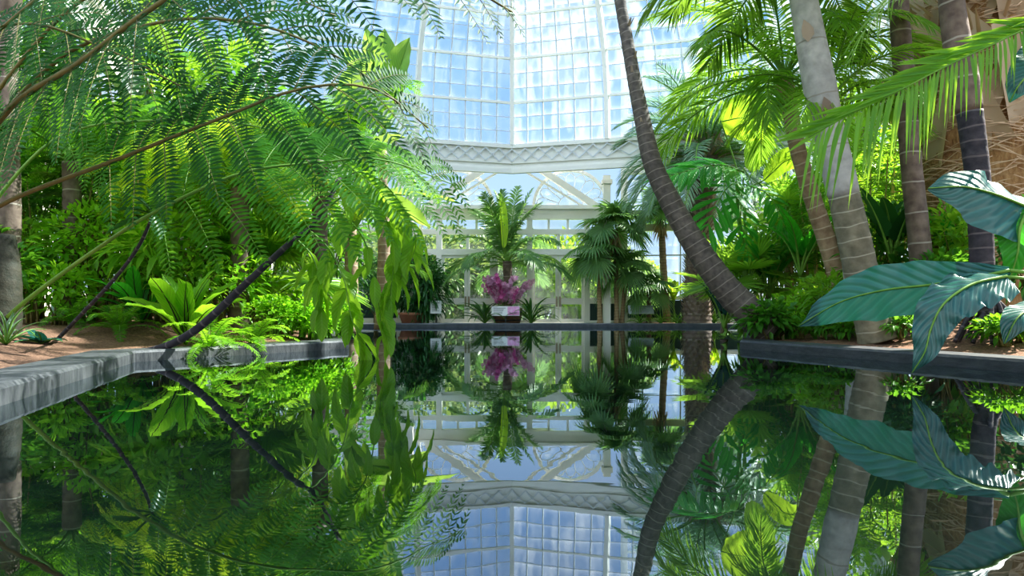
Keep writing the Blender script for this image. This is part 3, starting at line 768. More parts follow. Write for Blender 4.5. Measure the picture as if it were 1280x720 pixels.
fern_frond(g, pts((-15,400,6.7),(-110,260,5.6),(-60,110,4.5),(20,20,4.0),(120,-40,3.8),(240,-40,3.9)), 14, .72, 23, .13, .027, FD, .35, .4, .026)
fern_frond(g, pts((-20,400,6.7),(-60,340,7.0),(60,180,7.2),(200,150,7.0),(330,160,6.8),(430,200,6.8)), 12, .90, 25, .15, .034, FM, .46, .30, .024)
fern_frond(g, pts((-15,400,6.7),(-120,250,5.8),(-80,90,4.9),(20,30,4.5),(130,60,4.4),(230,110,4.5)), 14, .80, 24, .135, .029, FD, .35, .4, .024)
fern_frond(g, pts((-15,400,6.7),(-60,230,6.2),(40,60,5.8),(160,-30,5.4),(300,-30,5.4),(420,20,5.5)), 15, .95, 25, .15, .034, FD, .3, .4, .026)

def tree_fern(label, px, D, h, nf, L, mats, plen=.55, rot=0, lean=(0, 0)):
    X = WX(px, D); z0 = float(gz(X, D)); t = thing('tree_fern', label, 'tree fern', (X, D, z0), 0)
    o, top = trunk_obj(t, [(X, D, z0 - .05), (X + lean[0] * .5, D + lean[1] * .5, z0 + h * .5), (X + lean[0], D + lean[1], z0 + h)], [.13, .11, .12], 'bark_brown', 14, 40, .06, .12)
    ms = []
    for a0, a1 in ((68, -15), (48, -40), (22, -55)):
        mb = MB(); P = arc_path(L, a0, a1, 24, 1.2); bipinnate(mb, P, 15, plen, 20, .12, .026, .16, .3, (75, 40), .018, None, 0, 1, -5, (0, -1, 0)); ms.append(mesh_only(mb, 'frond', mats))
    add_crown(t, ms, top, nf, 1.0, rot)
    return t
FB = ('fern_bright', 'stalk_green')
tree_fern('bright tree fern with arching fronds behind the giant fern, left bank', 300, 9.0, 1.9, 13, 2.0, FB, .55, .3)
tree_fern('tree fern with spreading fronds whose tips reach the dome glass at the left', 400, 9.8, 2.6, 13, 2.0, FM, .52, 1.2)
tree_fern('tall tree fern against the far left edge of the photo', 90, 9.2, 2.2, 12, 2.0, FM, .55, 2.0)

# leaning dark climber with drooping fishtail leaves
v = thing('climbing_plant', 'dark leaning stem with drooping pointed leaves hanging over the left curb', 'climbing plant', W(205, 437, 6.6))
o = np.array(v.location)
st = smooth(pts((60,446,6.7),(120,444,6.7),(190,438,6.6),(245,412,6.5),(310,352,6.45),(360,306,6.45),(395,278,6.5),(425,222,6.6)), 50)
mb = MB(); mb.tube(st - o, np.interp(np.linspace(0,1,50),[0,.5,1],[.032,.040,.020]), 10, 0); mb.build('stem', 'bark_black', v)
twigs = [pts((390,282,6.5),(425,270,6.4),(455,300,6.3),(470,360,6.3),(478,420,6.3)), pts((400,268,6.5),(440,240,6.4),(475,260,6.3),(492,310,6.3),(488,370,6.3)),
         pts((385,286,6.5),(410,310,6.5),(430,350,6.4),(440,400,6.4),(455,430,6.4)), pts((420,230,6.6),(450,215,6.4),(490,240,6.3),(520,300,6.4),(500,350,6.4)),
         pts((370,298,6.5),(390,320,6.5),(400,352,6.5),(402,385,6.5))]
lm = []
for k in range(4):
    mb = MB(); P = arc_path(.40, 0, -30, 12); blade(mb, P, .145, (0, -1, 0), 7, 'arum' if k % 2 else 'lance', .25, .05, 3, seed=k, tint=.2 + k * .2); lm.append(mesh_only(mb, 'leaf', ('vine', 'stalk_green')))
for ti, tw in enumerate(twigs):
    C = smooth(tw, 24); mb = MB(); mb.tube(C - o, np.linspace(.010, .003, 24), 6, 0); b = mb.build('branch', 'stalk_green', v)
    for i in range(5, 24, 2):
        for s in ((-1, 1) if i % 4 == 1 else (random.choice((-1, 1)),)):
            az = random.uniform(0, 2 * PI); m = Matrix.Translation(Vector(C[i] - o)) @ Matrix.Rotation(az, 4, 'Z') @ Matrix.Rotation(math.radians(random.uniform(35, 80)), 4, 'Y') @ Matrix.Scale(random.uniform(.55, 1.15), 4)
            link_mesh('leaf', random.choice(lm), v, m)
v2 = thing('leaning_sapling', 'thin dark stem leaning right at the far left, split leaves at its tip', 'sapling', W(60, 440, 6.9))
o = np.array(v2.location)
st = smooth(pts((55,442,6.9),(95,400,6.6),(140,352,6.3),(172,310,6.1),(192,268,6.0)), 30)
mb = MB(); mb.tube(st - o, np.linspace(.022, .014, 30), 8, 0); mb.build('stem', 'bark_black', v2)
for k, (dx, dy, l) in enumerate([(-45,-10,.34),(-30,-32,.32),(-5,-40,.3),(22,-28,.3),(-50,18,.3),(10,25,.26)]):
    leaf_obj(v2, 'leaf', [st[-1], st[-1] + np.array([dx, -6, -dy]) / 834 * 3.2, st[-1] + np.array([dx * 1.9, -10, -dy * 1.7 - 12]) / 834 * 3.6], .17, ('deep', 'stalk_green'), 'lance', .005, fold=.1, seed=k, splits=.5)

# bird's-nest fern and the small ferns at the curb
def rosette(name, label, cat, px, D, n, L, Wd, arcs, mats, group=None, kind='nest', seed=0, wave=.03, fold=.12, sc=1.0, x=None, z=None, part='leaf', dz=0.0):
    X = WX(px, D) if x is None else x
    t = thing(name, label, cat, (X, D, (float(gz(X, D)) if z is None else z) - .01 + dz), random.uniform(0, 6), group)
    ms = [mesh_only(b, part, mats) for b in rosette_mesh(6, L, Wd, arcs, None, wave, fold, seed, kind)]
    add_crown(t, ms, (0, 0, 0), n, sc, random.uniform(0, 6), name=part); return t
rosette('birds_nest_fern', "lime bird's-nest fern with broad wavy upright leaves behind the left curb", 'fern', 232, 7.35, 16, .85, .20, ((86, 40), (76, 20), (60, -5)), ('nest', 'stalk_dark'), seed=3, wave=.06)
rosette('birds_nest_fern', "smaller bird's-nest fern with dark broad leaves left of the lime one", 'fern', 178, 8.2, 13, .8, .17, ((82, 35), (70, 10), (55, -15)), ('split', 'stalk_dark'), seed=8, wave=.05)
def sword_fern(label, px, D, n, L, mats, sc=1.0, group=None, ll=.085):
    X = WX(px, D); t = thing('sword_fern', label, 'fern', (X, D, float(gz(X, D)) - .01), 0, group)
    ms = palm_frond_set('sf', L, 30, ll, .021, ((75, -20), (55, -45), (35, -55)), .08, .15, 4, (82, 60), .005, mats, 3)
    add_crown(t, ms, (0, 0, 0), n, sc, random.uniform(0, 6)); return t
sword_fern('low lime sword fern spilling over the left curb below the leaning stem', 262, 7.0, 16, .62, ('lime', 'stalk_green'))
sword_fern('low lime sword fern between the leaning stem and the yellow-green bushes', 318, 7.75, 16, .6, ('lime', 'stalk_green'))
sword_fern('green sword fern left of the lime sword ferns, on the mulch', 150, 7.6, 15, .62, ('fern_mid', 'stalk_green'))
sword_fern('green sword fern on the mulch near the leaning sapling foot', 92, 7.9, 15, .62, ('fern_mid', 'stalk_green'))
rosette('agave_clump', 'grey-green clump of narrow strappy leaves at the left edge', 'plant', 8, 6.1, 18, .42, .035, ((80, 30), (60, 0), (40, -20)), ('palm_grey', 'stalk_green'), kind='lance', seed=5, wave=0)
rosette('broad_leaf_plant', 'low plant with pale blue-green leaves on the mulch near the left edge', 'plant', 52, 6.5, 7, .30, .12, ((50, 10), (30, -20), (20, -30)), ('bluegreen', 'stalk_green'), kind='arum', seed=6)
for k, (px, D, s) in enumerate(((345, 8.7, .34), (378, 9.0, .38), (408, 9.1, .36), (425, 9.6, .34), (395, 8.75, .24), (360, 9.6, .40))):
    shrub('yellow_green_bush', ['round yellow-green bush left of the row behind the left curb', 'yellow-green bush in the middle of the row behind the left curb', 'yellow-green bush right of the middle in the row by the curb', 'yellow-green bush at the right end of the row behind the left curb', 'lowest yellow-green bush close against the left curb', 'yellow-green bush in the back row behind the left curb'][k], 'bush', px, D, (s * 1.1, s * .8, s * .75), 620, .075, .045, 'lime', clumps=20, stem='stalk_green')
# fan palms left
def fan_palm(name, label, px, D, h, nl, leaves, r=(.07, .06), mat='bark_thin', lean=(0, 0), group=None, rot=0, sc=1.0, x=None, z=None, skirt=0, jz=.12, spacing=.09):
    X = WX(px, D) if x is None else x; z0 = float(gz(X, D)) if z is None else z
    t = thing(name, label, 'palm', (X, D, z0), 0, group)
    o, top = trunk_obj(t, [(X, D, z0 - .03), (X + lean[0] * .6, D + lean[1] * .6, z0 + h * .5), (X + lean[0], D + lean[1], z0 + h)], list(r), mat, 12, 60, .03, .12, spacing=spacing)
    add_crown(t, leaves, top, nl, sc, rot, jz=jz, name='fan_leaf')
    if skirt:
        mb = MB(); n = skirt; a = RNG.random(n) * 2 * PI; zz = RNG.random(n) * .5
        B = np.array(top) + np.stack([np.cos(a) * .05, np.sin(a) * .05, -zz], 1)
        mb.leaflets(B, np.stack([np.cos(a), np.sin(a), -1.1 - zz], 1), np.stack([np.cos(a), np.sin(a), 1 + 0 * a], 1), .45 * sc, .06, .3, 4, .2, 0, 'strap'); mb.build('dead_leaf_skirt', 'dry', t)
    return t
FL1 = [fan_leaf(.85, 34, .75, 250, .22, a, b, 1.1, ('green_b', 'stalk_green')) for a, b in ((82, 70), (66, 45), (45, 5))]
fan_palm('fan_palm', 'bright green fan palm with stiff upright fans behind the yellow-green bushes', 338, 9.9, .55, 12, FL1, (.1, .09), rot=.8, skirt=26)
FL1b = [fan_leaf(.7, 30, .9, 300, .35, a, b, 1.15, ('palm', 'stalk_green')) for a, b in ((80, 60), (55, 25), (35, -15))]
fan_palm('fan_palm', 'fan palm with dry hanging leaves on its trunk left of the bright fan palm', 272, 10.6, 1.25, 12, FL1b, (.1, .09), rot=.2, skirt=60)
fan_palm('fan_palm', 'fan palm half hidden behind the left fern stalks', 120, 10.4, 1.6, 11, FL1b, (.1, .09), rot=1.4, skirt=40)
# giant bananas left
def banana(name, label, cat, px, D, h, r, leaves, mats, bark, L=2.2, Wd=.5, x=None, z=None, wave=.03, shape='paddle', group=None, pet=.25, splits=None):
    X = WX(px, D) if x is None else x; z0 = float(gz(X, D)) if z is None else z
    t = thing(name, label, cat, (X, D, z0), 0, group)
    o, top = trunk_obj(t, [(X, D, z0 - .03), (X + .03, D, z0 + h * .5), (X, D, z0 + h)], [r, r * .8, r * .6], bark, 12, 30, .03, .06, name='stem', spacing=.3)
    for k, (az, a0, a1, l) in enumerate(leaves):
        mb = MB(); P0 = arc_path(pet * l * L, a0 + 8, a0, 8); P = arc_path(l * L, a0, a1, 26) + P0[-1]
        blade(mb, P, Wd * (0.8 + .2 * l), (0, -1, 0), 9, shape, .16, wave, 7, seed=k, tint=random.random(), splits=splits)
        mb.tube(np.vstack([P0, P[1:]]), np.interp(np.linspace(0, 1, 33), [0, .25, 1], [.035, .022, .005]) * (Wd / .5) ** .5, 7, 1)
        m = Matrix.Translation(Vector(top)) @ Matrix.Rotation(math.radians(az), 4, 'Z')
        link_mesh('leaf', mesh_only(mb, 'leaf', mats), t, m)
    return t
BN = ('banana', 'stalk_green')
bp = banana('banana_plant', 'tall banana plant with a reddish stem and paddle leaves left of the far shrub', 'banana plant', 437, 12.2, 2.5, .15,
       [(-8, -2, -14, .72), (30, 80, 70, .95), (80, 78, 64, 1.0), (200, 60, 5, .9), (285, 62, 10, .9), (150, 70, 30, .9), (330, 55, -10, .6)], BN, 'bark_red', 2.3, .52)
leaf_obj(bp, 'leaf', pts((440,272,12.1),(462,262,11.9),(500,262,11.6),(538,284,11.4)), .42, BN, 'paddle', .02, side=(.1, -.6, .8), pet=np.array([np.array(bp.location) + np.array([0, 0, 1.9])]), fold=.25, wave=.03, seed=5)
leaf_obj(bp, 'leaf', pts((438,290,11.9),(447,262,11.8),(458,230,11.7),(468,195,11.7)), .42, BN, 'paddle', .02, side=(1, -.4, .3), pet=np.array([np.array(bp.location) + np.array([0, 0, 1.6])]), fold=.2, wave=.03, seed=6)
banana('banana_plant', 'tallest banana plant with upright paddle leaves against the dome glass', 'banana plant', 478, 13.5, 3.6, .15,
       [(-70, 86, 74, 1.0), (-35, 74, 60, .95), (-120, 82, 66, 1.0), (110, 70, 30, .9), (250, 66, 20, .9)], BN, 'bark_red', 1.9, .72)
# feather palms on the left
def feather_palm(name, label, px, D, P, r, bark, ms, nf, group=None, rot=0, sc=1.0, rings=.03, spacing=.15, flare=.05, jz=.15, base=None):
    b = np.asarray(P[0]); t = thing(name, label, 'palm', b, 0, group)
    o, top = trunk_obj(t, P, r, bark, 18, 90, flare, rings, spacing=spacing)
    add_crown(t, ms, top, nf, sc, rot, jz=jz); return t
PFa = palm_frond_set('a', 2.1, 44, .52, .034, ((72, -10), (48, -45), (18, -70)), .15, .35, 12, mats=('palm', 'stalk_green'))
PFb = palm_frond_set('b', 1.8, 40, .42, .04, ((74, 0), (50, -40), (22, -65)), .15, .3, 12, mats=('green_b', 'stalk_green'))
X = WX(6, 8.0); feather_palm('feather_palm', 'brown trunked palm at the far left edge of the photo', 6, 8, [(X, 8, gz(X, 8) - .05), (X + .05, 8, 1.8), (X - .05, 8.1, 3.6), (X, 8.2, 5.2)], [.13, .12, .11], 'bark_brown', PFa, 11, rot=.5)
X = WX(216, 10.5); feather_palm('feather_palm', 'pale slender palm trunk behind the dark leaning stem, left bank', 216, 10.5, [(X, 10.5, gz(X, 10.5) - .05), (X + .05, 10.5, 1.5), (X + .1, 10.5, 2.8), (X + .2, 10.5, 3.7)], [.11, .10, .09], 'bark_pale', PFb, 13, rot=1.1)
PFc = palm_frond_set('c', .95, 26, .32, .028, ((78, 10), (52, -35), (30, -50)), .2, .35, 10, mats=('palm_dark', 'stalk_green'))
X = WX(486, 15.5); feather_palm('feather_palm', 'small dark feather palm right of the drooping leaves, far left bank', 486, 15.5, [(X, 15.5, gz(X, 15.5) - .03), (X, 15.5, 1.0), (X + .03, 15.5, 1.7)], [.07, .06], 'bark_brown', PFc, 11)
def cane_clump(label, px, D, nc, h, mat, group=None, rad=.3, fl=.8, ll=.26, lw=.03, seed=0, x=None, z=None, nfr=4, canemat='cane'):
    r = random.Random(seed); X = WX(px, D) if x is None else x
    t = thing('cane_palm', label, 'palm', (X, D, float(gz(X, D)) if z is None else z), 0, group)
    for i in range(nc):
        a = r.uniform(0, 2 * PI); q = r.uniform(.2, 1) * rad; b = np.array([math.cos(a) * q, math.sin(a) * q, -.03]); hh = h * r.uniform(.55, 1)
        e = b * np.array([1 + hh * .5, 1 + hh * .5, 0]) + np.array([0, 0, hh])
        C = smooth([b, (b + e) / 2 + np.array([0, 0, hh * .04]), e], 18)
        mb = MB(); mb.tube(C, np.linspace(.017, .011, 18), 7, 0); c = mb.build('cane', canemat, t)
        mb = MB()
        for k in range(nfr + 2):
            f = 1 - .45 * (k // 2) / 3; p0 = C[int(17 * f)]; az = a + k * 2.4 + r.uniform(-.4, .4); P = arc_path(fl * r.uniform(.75, 1.05), r.uniform(45, 75), r.uniform(-50, -15), 12)
            ca, sa = math.cos(az), math.sin(az); P = np.stack([P[:, 0] * ca - P[:, 1] * sa, P[:, 0] * sa + P[:, 1] * ca, P[:, 2]], 1) + p0
            pinnate(mb, P, 12, ll, lw, (60, 35), 8, .35, .2, 4, .2, None, .005, 0, 1, (-sa * -1, ca * -1, 0))
        mb.build('foliage', (mat, 'stalk_green'), c)
    return t
cane_clump('clump of tan bamboo-like canes behind the fern stalks at the left', 62, 9.3, 9, 2.8, 'green', seed=1)
cane_clump('tan cane palm clump between the pale trunk and the far left trunk', 150, 9.6, 9, 2.5, 'lime', seed=2)
cane_clump('cane palm clump standing behind the lime bird\'s-nest fern', 265, 9.4, 8, 1.9, 'lime', seed=3)
cane_clump('tall cane palm clump at the back of the left bank', 200, 12.2, 9, 3.6, 'green', seed=4, fl=1.0)
# mixed shrubs of the left bank
LS = 'leafy shrubs massed at the back of the left bank'
def mass(tab, gl, grp):
    for px, D, s, n, ll, lw, mat, kw in tab:
        shrub('leafy_shrub', gl, 'shrub', px, D, s, n, ll, lw, mat, grp, **kw)
mass([(-60,10.5,(1.5,1.0,1.9),1500,.20,.085,'green',{}), (40,11.5,(1.4,1.0,2.0),1500,.22,.09,'green_b',{}), (140,12.2,(1.4,1.0,1.9),1500,.19,.08,'lime',{}),
      (235,12.6,(1.4,1.0,1.8),1400,.2,.08,'lime',{}), (320,13.0,(1.4,1.0,1.9),1400,.2,.085,'green_b',{}), (400,14.2,(1.3,1.0,1.5),1300,.2,.08,'green',{}),
      (-120,8.6,(1.2,.9,1.6),1200,.2,.08,'green',{}), (20,13.8,(2.0,1.0,3.7),2300,.30,.12,'green',{}), (170,14.5,(2.0,1.0,3.8),2300,.30,.12,'green_b',{}), (310,15.6,(1.8,1.0,3.3),1900,.28,.11,'green',{}), (-50,13.4,(2.0,1.0,3.7),2000,.28,.11,'green',{})],
     'tall mixed green leafy shrub massed behind the left bank ferns', LS)
MS = 'mid-height shrubs under the left bank palms'
mass([(20,8.9,(.8,.6,.65),800,.17,.07,'green_b',{}), (110,9.0,(.7,.6,.75),950,.15,.06,'lime',{}), (190,9.2,(.75,.6,.65),850,.14,.055,'lime',{}), (290,9.1,(.6,.5,.5),650,.15,.06,'lime',{}), (-40,7.8,(.7,.6,.6),700,.16,.07,'green',{}), (70,8.2,(.5,.4,.35),420,.13,.055,'lime',{}),
      (240,8.4,(.55,.4,.45),520,.13,.05,'green_b',{})],
     'mid-height green shrub growing among the ferns on the left bank', MS)
shrub('broad_leaf_shrub', 'shrub with long lance leaves standing left of the fan palms', 'shrub', 205, 8.6, (.6,.5,.7), 260, .32, .09, 'green_b', shape='lance', droop=.4)
# white service box on the left
X = WX(383, 13.6); t = thing('service_cabinet', 'white service cabinet with a grey louvre behind the left bushes', 'cabinet', (X, 13.6, float(gz(X, 13.6))))
mb = MB(); mb.box((-.32, -.2, -.02), (.32, .2, 1.05)); mb.box((-.35, -.23, 1.05), (.35, .23, 1.09)); mb.build('body', 'white', t)
mb = MB(); mb.box((.02, -.222, .1), (.28, -.2, .55))
for i in range(8): mb.bar((.03, -.228, .14 + i * .055), (.27, -.228, .14 + i * .055), .018, .03)
mb.build('louvre', 'louvre', t)
mb = MB(); mb.box((-.29, -.215, .08), (-.02, -.2, .98)); mb.build('door', 'white_metal', t)

# ================================================================== FAR END
# dark schefflera on the left with its pot and sign
t = thing('umbrella_shrub', 'large dark glossy shrub in a terracotta pot at the left of the doors', 'shrub', (WX(516, 20.9), 20.9, .195))
mb, sm = shrub_mesh(1.15, .7, 1.0, 2300, .26, .075, zc=1.15, shape='lance', clumps=40, spread=.26, droop=.45, seed=301, low=-.8)
mb.build('foliage', 'deep', t); sm.build('stem', 'stalk_dark', t)
mb = MB(); mb.lathe([(0,0),(.34,0),(.42,.26),(.46,.26),(.46,.34),(.40,.34),(.38,.28),(0,.28)], 24); mb.build('pot', 'terracotta', t)
shrub('leafy_shrub', 'dark shrub seen behind the potted glossy shrub at the left wall', 'shrub', 470, 21.2, (1.0,.5,.8), 900, .2, .06, 'deep', z=.195, shape='lance')
def sign(name, label, px, D, w, h, zc, tilt, face, extra=None):
    X = WX(px, D); t = thing(name, label, 'sign', (X, D, .2))
    mb = MB(); mb.box((-.02, .0, 0), (.02, .03, zc)); mb.box((-.12, -.06, 0), (.12, .1, .02)); mb.build('post', 'black', t)
    R = Matrix.Translation((0, -.01, zc)) @ Matrix.Rotation(math.radians(tilt), 4, 'X')
    mb = MB(); mb.box((-w/2, -.012, -h/2), (w/2, .012, h/2)); p = mb.build('panel', face, t); p.matrix_local = R
    if extra: extra(t, R, w, h)
    return t
def txt_lines(x0, x1, z0, z1, n):
    def f(t, R, w, h):
        mb = MB()
        for i in range(n):
            z = z1 - (z1 - z0) * i / max(1, n - 1); xe = x1 - (x1 - x0) * (.35 * random.random() if i else 0)
            mb.box((x0, -.0145, z - .008), (xe, -.012, z + .008))
        mb.build('text', 'sign_text', t).matrix_local = R
    return f
sign('plant_sign', 'small white sign on a black post in front of the dark potted shrub', 545, 20.5, .34, .40, .50, -8, 'sign_white', txt_lines(-.12, .12, -.12, .13, 6))
def pinkpic(t, R, w, h):
    mb = MB(); mb.box((.06, -.0145, -h/2 + .012), (w/2 - .012, -.012, h/2 - .012)); mb.build('photo', 'sign_pink', t).matrix_local = R
    txt_lines(-w/2 + .06, 0.0, -.08, .09, 5)(t, R, w, h)
sign('orchid_sign', 'white sign with a pink orchid photo in front of the wooden tub', 632, 20.45, .86, .30, .38, -12, 'sign_white', pinkpic)
sign('lectern_sign', 'grey tilted information panel on a stand among the right fan palms', 801, 20.6, .78, .32, .42, -35, 'sign_grey', txt_lines(-.3, .3, -.09, .1, 4))
# central tub with palm and orchids
tx, ty = WX(634, 21.0), 21.0
t = thing('wooden_tub', 'round brown wooden tub holding the palm and pink orchids', 'planter', (tx, ty, .195))
mb = MB(); pr = [(0,0),(.40,0),(.46,.24),(.48,.48),(.43,.48),(.42,.40),(0,.40)]; mb.lathe(pr, 28); mb.build('tub', 'tub', t)
for z, r in ((.10, .432), (.36, .478)):
    mb = MB(); mb.lathe([(r-.01,z-.02),(r+.008,z-.02),(r+.008,z+.02),(r-.01,z+.02)], 28); mb.build('hoop', 'black', t)
PFd = palm_frond_set('d', 2.4, 40, .55, .062, ((86, 62), (78, 28), (58, -38), (34, -55), (14, -50)), .16, .40, 14, mats=('palm_mid', 'stalk_green'), rach=.026)
p = thing('king_palm', 'feathery potted palm rising from the tub at the centre of the far wall', 'palm', (tx, ty, .6))
o_, top = trunk_obj(p, [(tx, ty, .58), (tx + .02, ty, 1.4), (tx, ty, 2.15)], [.15, .13, .15], 'bark_brown', 16, 50, .03, .06, spacing=.14)
add_crown(p, PFd, top, 20, 1.0, .4, jz=.10)
mb = MB(); blade(mb, arc_path(1.8, 88, 82, 20), .34, (0, -1, 0), 7, 'paddle', .25, .02, 5, tint=.9); mb.tube(arc_path(1.8, 88, 82, 20), np.linspace(.02, .006, 20), 6, 1)
link_mesh('spear_leaf', mesh_only(mb, 'spear_leaf', ('banana_lime', 'stalk_green')), p, Matrix.Translation((top[0] - .12, top[1] - .55, top[2] + .35)) @ Matrix.Rotation(2.4, 4, 'Z'))
def orchid_meshes(mat):
    r = RNG; fl = MB(); st = MB(); lf = MB()
    P = arc_path(1.15, 88, 20, 14); st.tube(P, np.linspace(.007, .003, 14), 5, 0)
    for i in range(4, 14):
        for _ in range(3):
            c = P[i] + r.normal(0, .03, 3); f = nrm(np.array([.6, 0, .1]) + r.normal(0, .5, 3)); a = nrm(np.cross(f, (0, 0, 1))); b = np.cross(a, f); rt = r.random() * .6
            an = np.arange(5) * 2 * PI / 5 + rt; D = np.cos(an)[:, None] * b + np.sin(an)[:, None] * a
            fl.leaflets(np.repeat(c[None], 5, 0), D + f * .15, f, .075, .062, 0, 4, .1, 0, 'ovate')
            fl.leaflets(c[None] + f * .01, (f - b * .5)[None], b[None], .04, .035, 0, 3, .3, 1, 'ovate')
    for i in range(5):
        a = i * 2.5; d = np.array([math.cos(a), math.sin(a), .5]); lf.leaflets(np.zeros((1, 3)), d[None], np.array([[0, 0, 1.0]]), .28, .07, .3, 6, .2, 0, 'strap')
    return [mesh_only(st, 'stem', 'stalk_green'), mesh_only(fl, 'flower_spray', (mat, 'petal_dark')), mesh_only(lf, 'leaves', 'deep')]
oa, ob = orchid_meshes('petal'), orchid_meshes('petal_dark')
random.seed(11)
for i in range(26):
    a = -PI / 2 + (i - 12.5) / 13 * 2.6 if i < 16 else random.uniform(0, 2 * PI); q = .16 + .2 * random.random()
    t = thing('orchid', 'pink orchid in the mound of blooms around the central palm trunk', 'orchid', (tx + math.cos(a) * q, ty + math.sin(a) * q, .595), a + random.uniform(-.3, .3), 'pink orchids planted around the central palm')
    t.scale = [random.uniform(.65, 1.2)] * 3
    for nm, me in zip(('stem', 'flower_spray', 'leaves'), random.choice((oa, oa, ob))): link_mesh(nm, me, t)
def strappy(label, px, D, n, L, Wd, mats, z=None, group=None, arcs=((80, -10), (62, -35), (42, -50)), x=None):
    return rosette('strappy_plant', label, 'plant', px, D, n, L, Wd, arcs, mats, group, 'lance', random.randint(0, 99), 0.0, .2, x=x, z=z)
strappy('strappy dark-leaved plant beside the tub on its left', 606, 20.75, 26, 1.15, .07, ('deep', 'stalk_green'), z=.2)
strappy('strappy dark-leaved plant beside the tub on its right', 664, 20.75, 26, 1.15, .07, ('deep', 'stalk_green'), z=.2)
# fan palms at the right of the doors
FP = [fan_leaf(.78, 34, .62, 330, .38, a, b, 1.05, ('palm_mid', 'stalk_green')) for a, b in ((80, 60), (52, 22), (25, -22))]
FPd = [fan_leaf(.70, 32, .55, 330, .5, a, b, 1.05, ('palm_mid', 'stalk_green')) for a, b in ((75, 50), (40, 5), (8, -40))]
fan_palm('windmill_palm', 'tallest slender fan palm of the cluster right of the doors', 771, 20.9, 2.95, 15, FP, (.075, .065), 'bark_thin', (-.03, 0), rot=.3, z=.195, skirt=20)
fan_palm('windmill_palm', 'second fan palm just left of the tallest one by the doors', 750, 20.7, 2.2, 13, FPd, (.075, .065), 'bark_thin', (-.05, 0), rot=1.0, z=.195, skirt=20)
fan_palm('windmill_palm', 'short trunked fan palm leaning right beside the tallest one', 777, 21.1, 1.7, 12, FPd, (.07, .06), 'bark_thin', (.12, 0), rot=2.0, z=.195, skirt=16)
fan_palm('windmill_palm', 'low fan palm behind the grey information panel', 811, 20.9, 1.05, 12, FPd, (.08, .07), 'bark_brown', (0, 0), rot=2.6, z=.21, sc=.85)
fan_palm('windmill_palm', 'thin shaggy trunked fan palm between the panel and the date palm', 834, 21.3, 3.5, 14, FP, (.12, .10), 'bark_thin', (-.2, 0), rot=.9, z=.21, skirt=40, sc=.9)
# big grey date palm
DP = palm_frond_set('dp', 2.9, 66, .55, .028, ((74, 5), (52, -40), (28, -72), (5, -85)), .14, .22, 22, (62, 30), .035, ('palm_grey', 'stalk_green'))
X = WX(871, 19.75); t = thing('date_palm', 'stout date palm with grey-green arching fronds right of the fan palms', 'palm', (X, 19.75, .21))
o_, top = trunk_obj(t, [(X, 19.75, .15), (X, 19.7, 1.6), (X - .05, 19.3, 3.4), (X + .02, 18.6, 5.0)], [.40, .33, .30, .36], 'bark_brown', 22, 120, .06, .10, spacing=.12)
mb = MB(); n = 620; i = np.arange(n); zz = .15 + 4.9 * i / n; a = i * 2.39996; rr = np.interp(zz, [0, 1.6, 3.4, 5], [.42, .35, .32, .38])
ca, sa = np.cos(a), np.sin(a); big = np.interp(zz, [0, 2.0, 3.2, 5], [.15, .16, .28, .45])
ly = np.interp(zz, [0, 1.6, 3.4, 5], [0, -.05, -.45, -1.15]); mb.leaflets(np.stack([ca * rr * .98, sa * rr * .98 + ly, zz], 1), np.stack([ca * .75, sa * .75, 1 + 0 * a], 1), np.stack([ca, sa, 0 * a], 1), big, .11, -.0, 3, -.2, 0, 'boot', np.clip(RNG.normal(.4, .3, n), 0, 1)); mb.build('leaf_bases', 'dry_grey', t)
mb = MB(); n = 90; a = np.arange(n) * 2.39996; zz = 4.2 + .9 * np.arange(n) / n; ca, sa = np.cos(a), np.sin(a)
mb.leaflets(np.stack([ca * .33, sa * .33 - 1.0, zz], 1), np.stack([ca, sa, .9 - .5 * np.random.default_rng(1).random(n)], 1), np.stack([0*ca, 0*sa, 1 + 0 * a], 1), .85, .07, .5, 5, .2, 0, 'strap'); mb.build('old_leaf_stalks', 'dry', t)
add_crown(t, DP, top, 60, 1.05, .2, jz=.35)
FG = 'low plants along the planted strip behind the far curb'
for k, (px, D) in enumerate(((800,20.2),(826,20.1),(846,19.85),(850,20.3),(893,19.9),(910,20.0),(930,20.0),(955,20.0))):
    (sword_fern if False else strappy)('low green strappy plant along the planted strip behind the far curb', px, D, 20, .5, .03, (('green', 'lime', 'green_b')[k % 3], 'stalk_green'), z=.2, group=FG)
banana('leafy_ginger', 'lime green broad-leaved plant at the foot of the date palm', 'plant', 842, 21.2, .5, .04, [(a, 75, 30, 1) for a in (0, 60, 130, 200, 260, 320)], ('banana_lime', 'stalk_green'), 'stalk_green', .8, .2, z=.21)
banana('leafy_ginger', 'lime green broad-leaved plant right of the date palm trunk', 'plant', 893, 21.2, .4, .04, [(a, 75, 30, 1) for a in (20, 80, 150, 220, 290)], ('banana_lime', 'stalk_green'), 'stalk_green', .8, .2, z=.21)

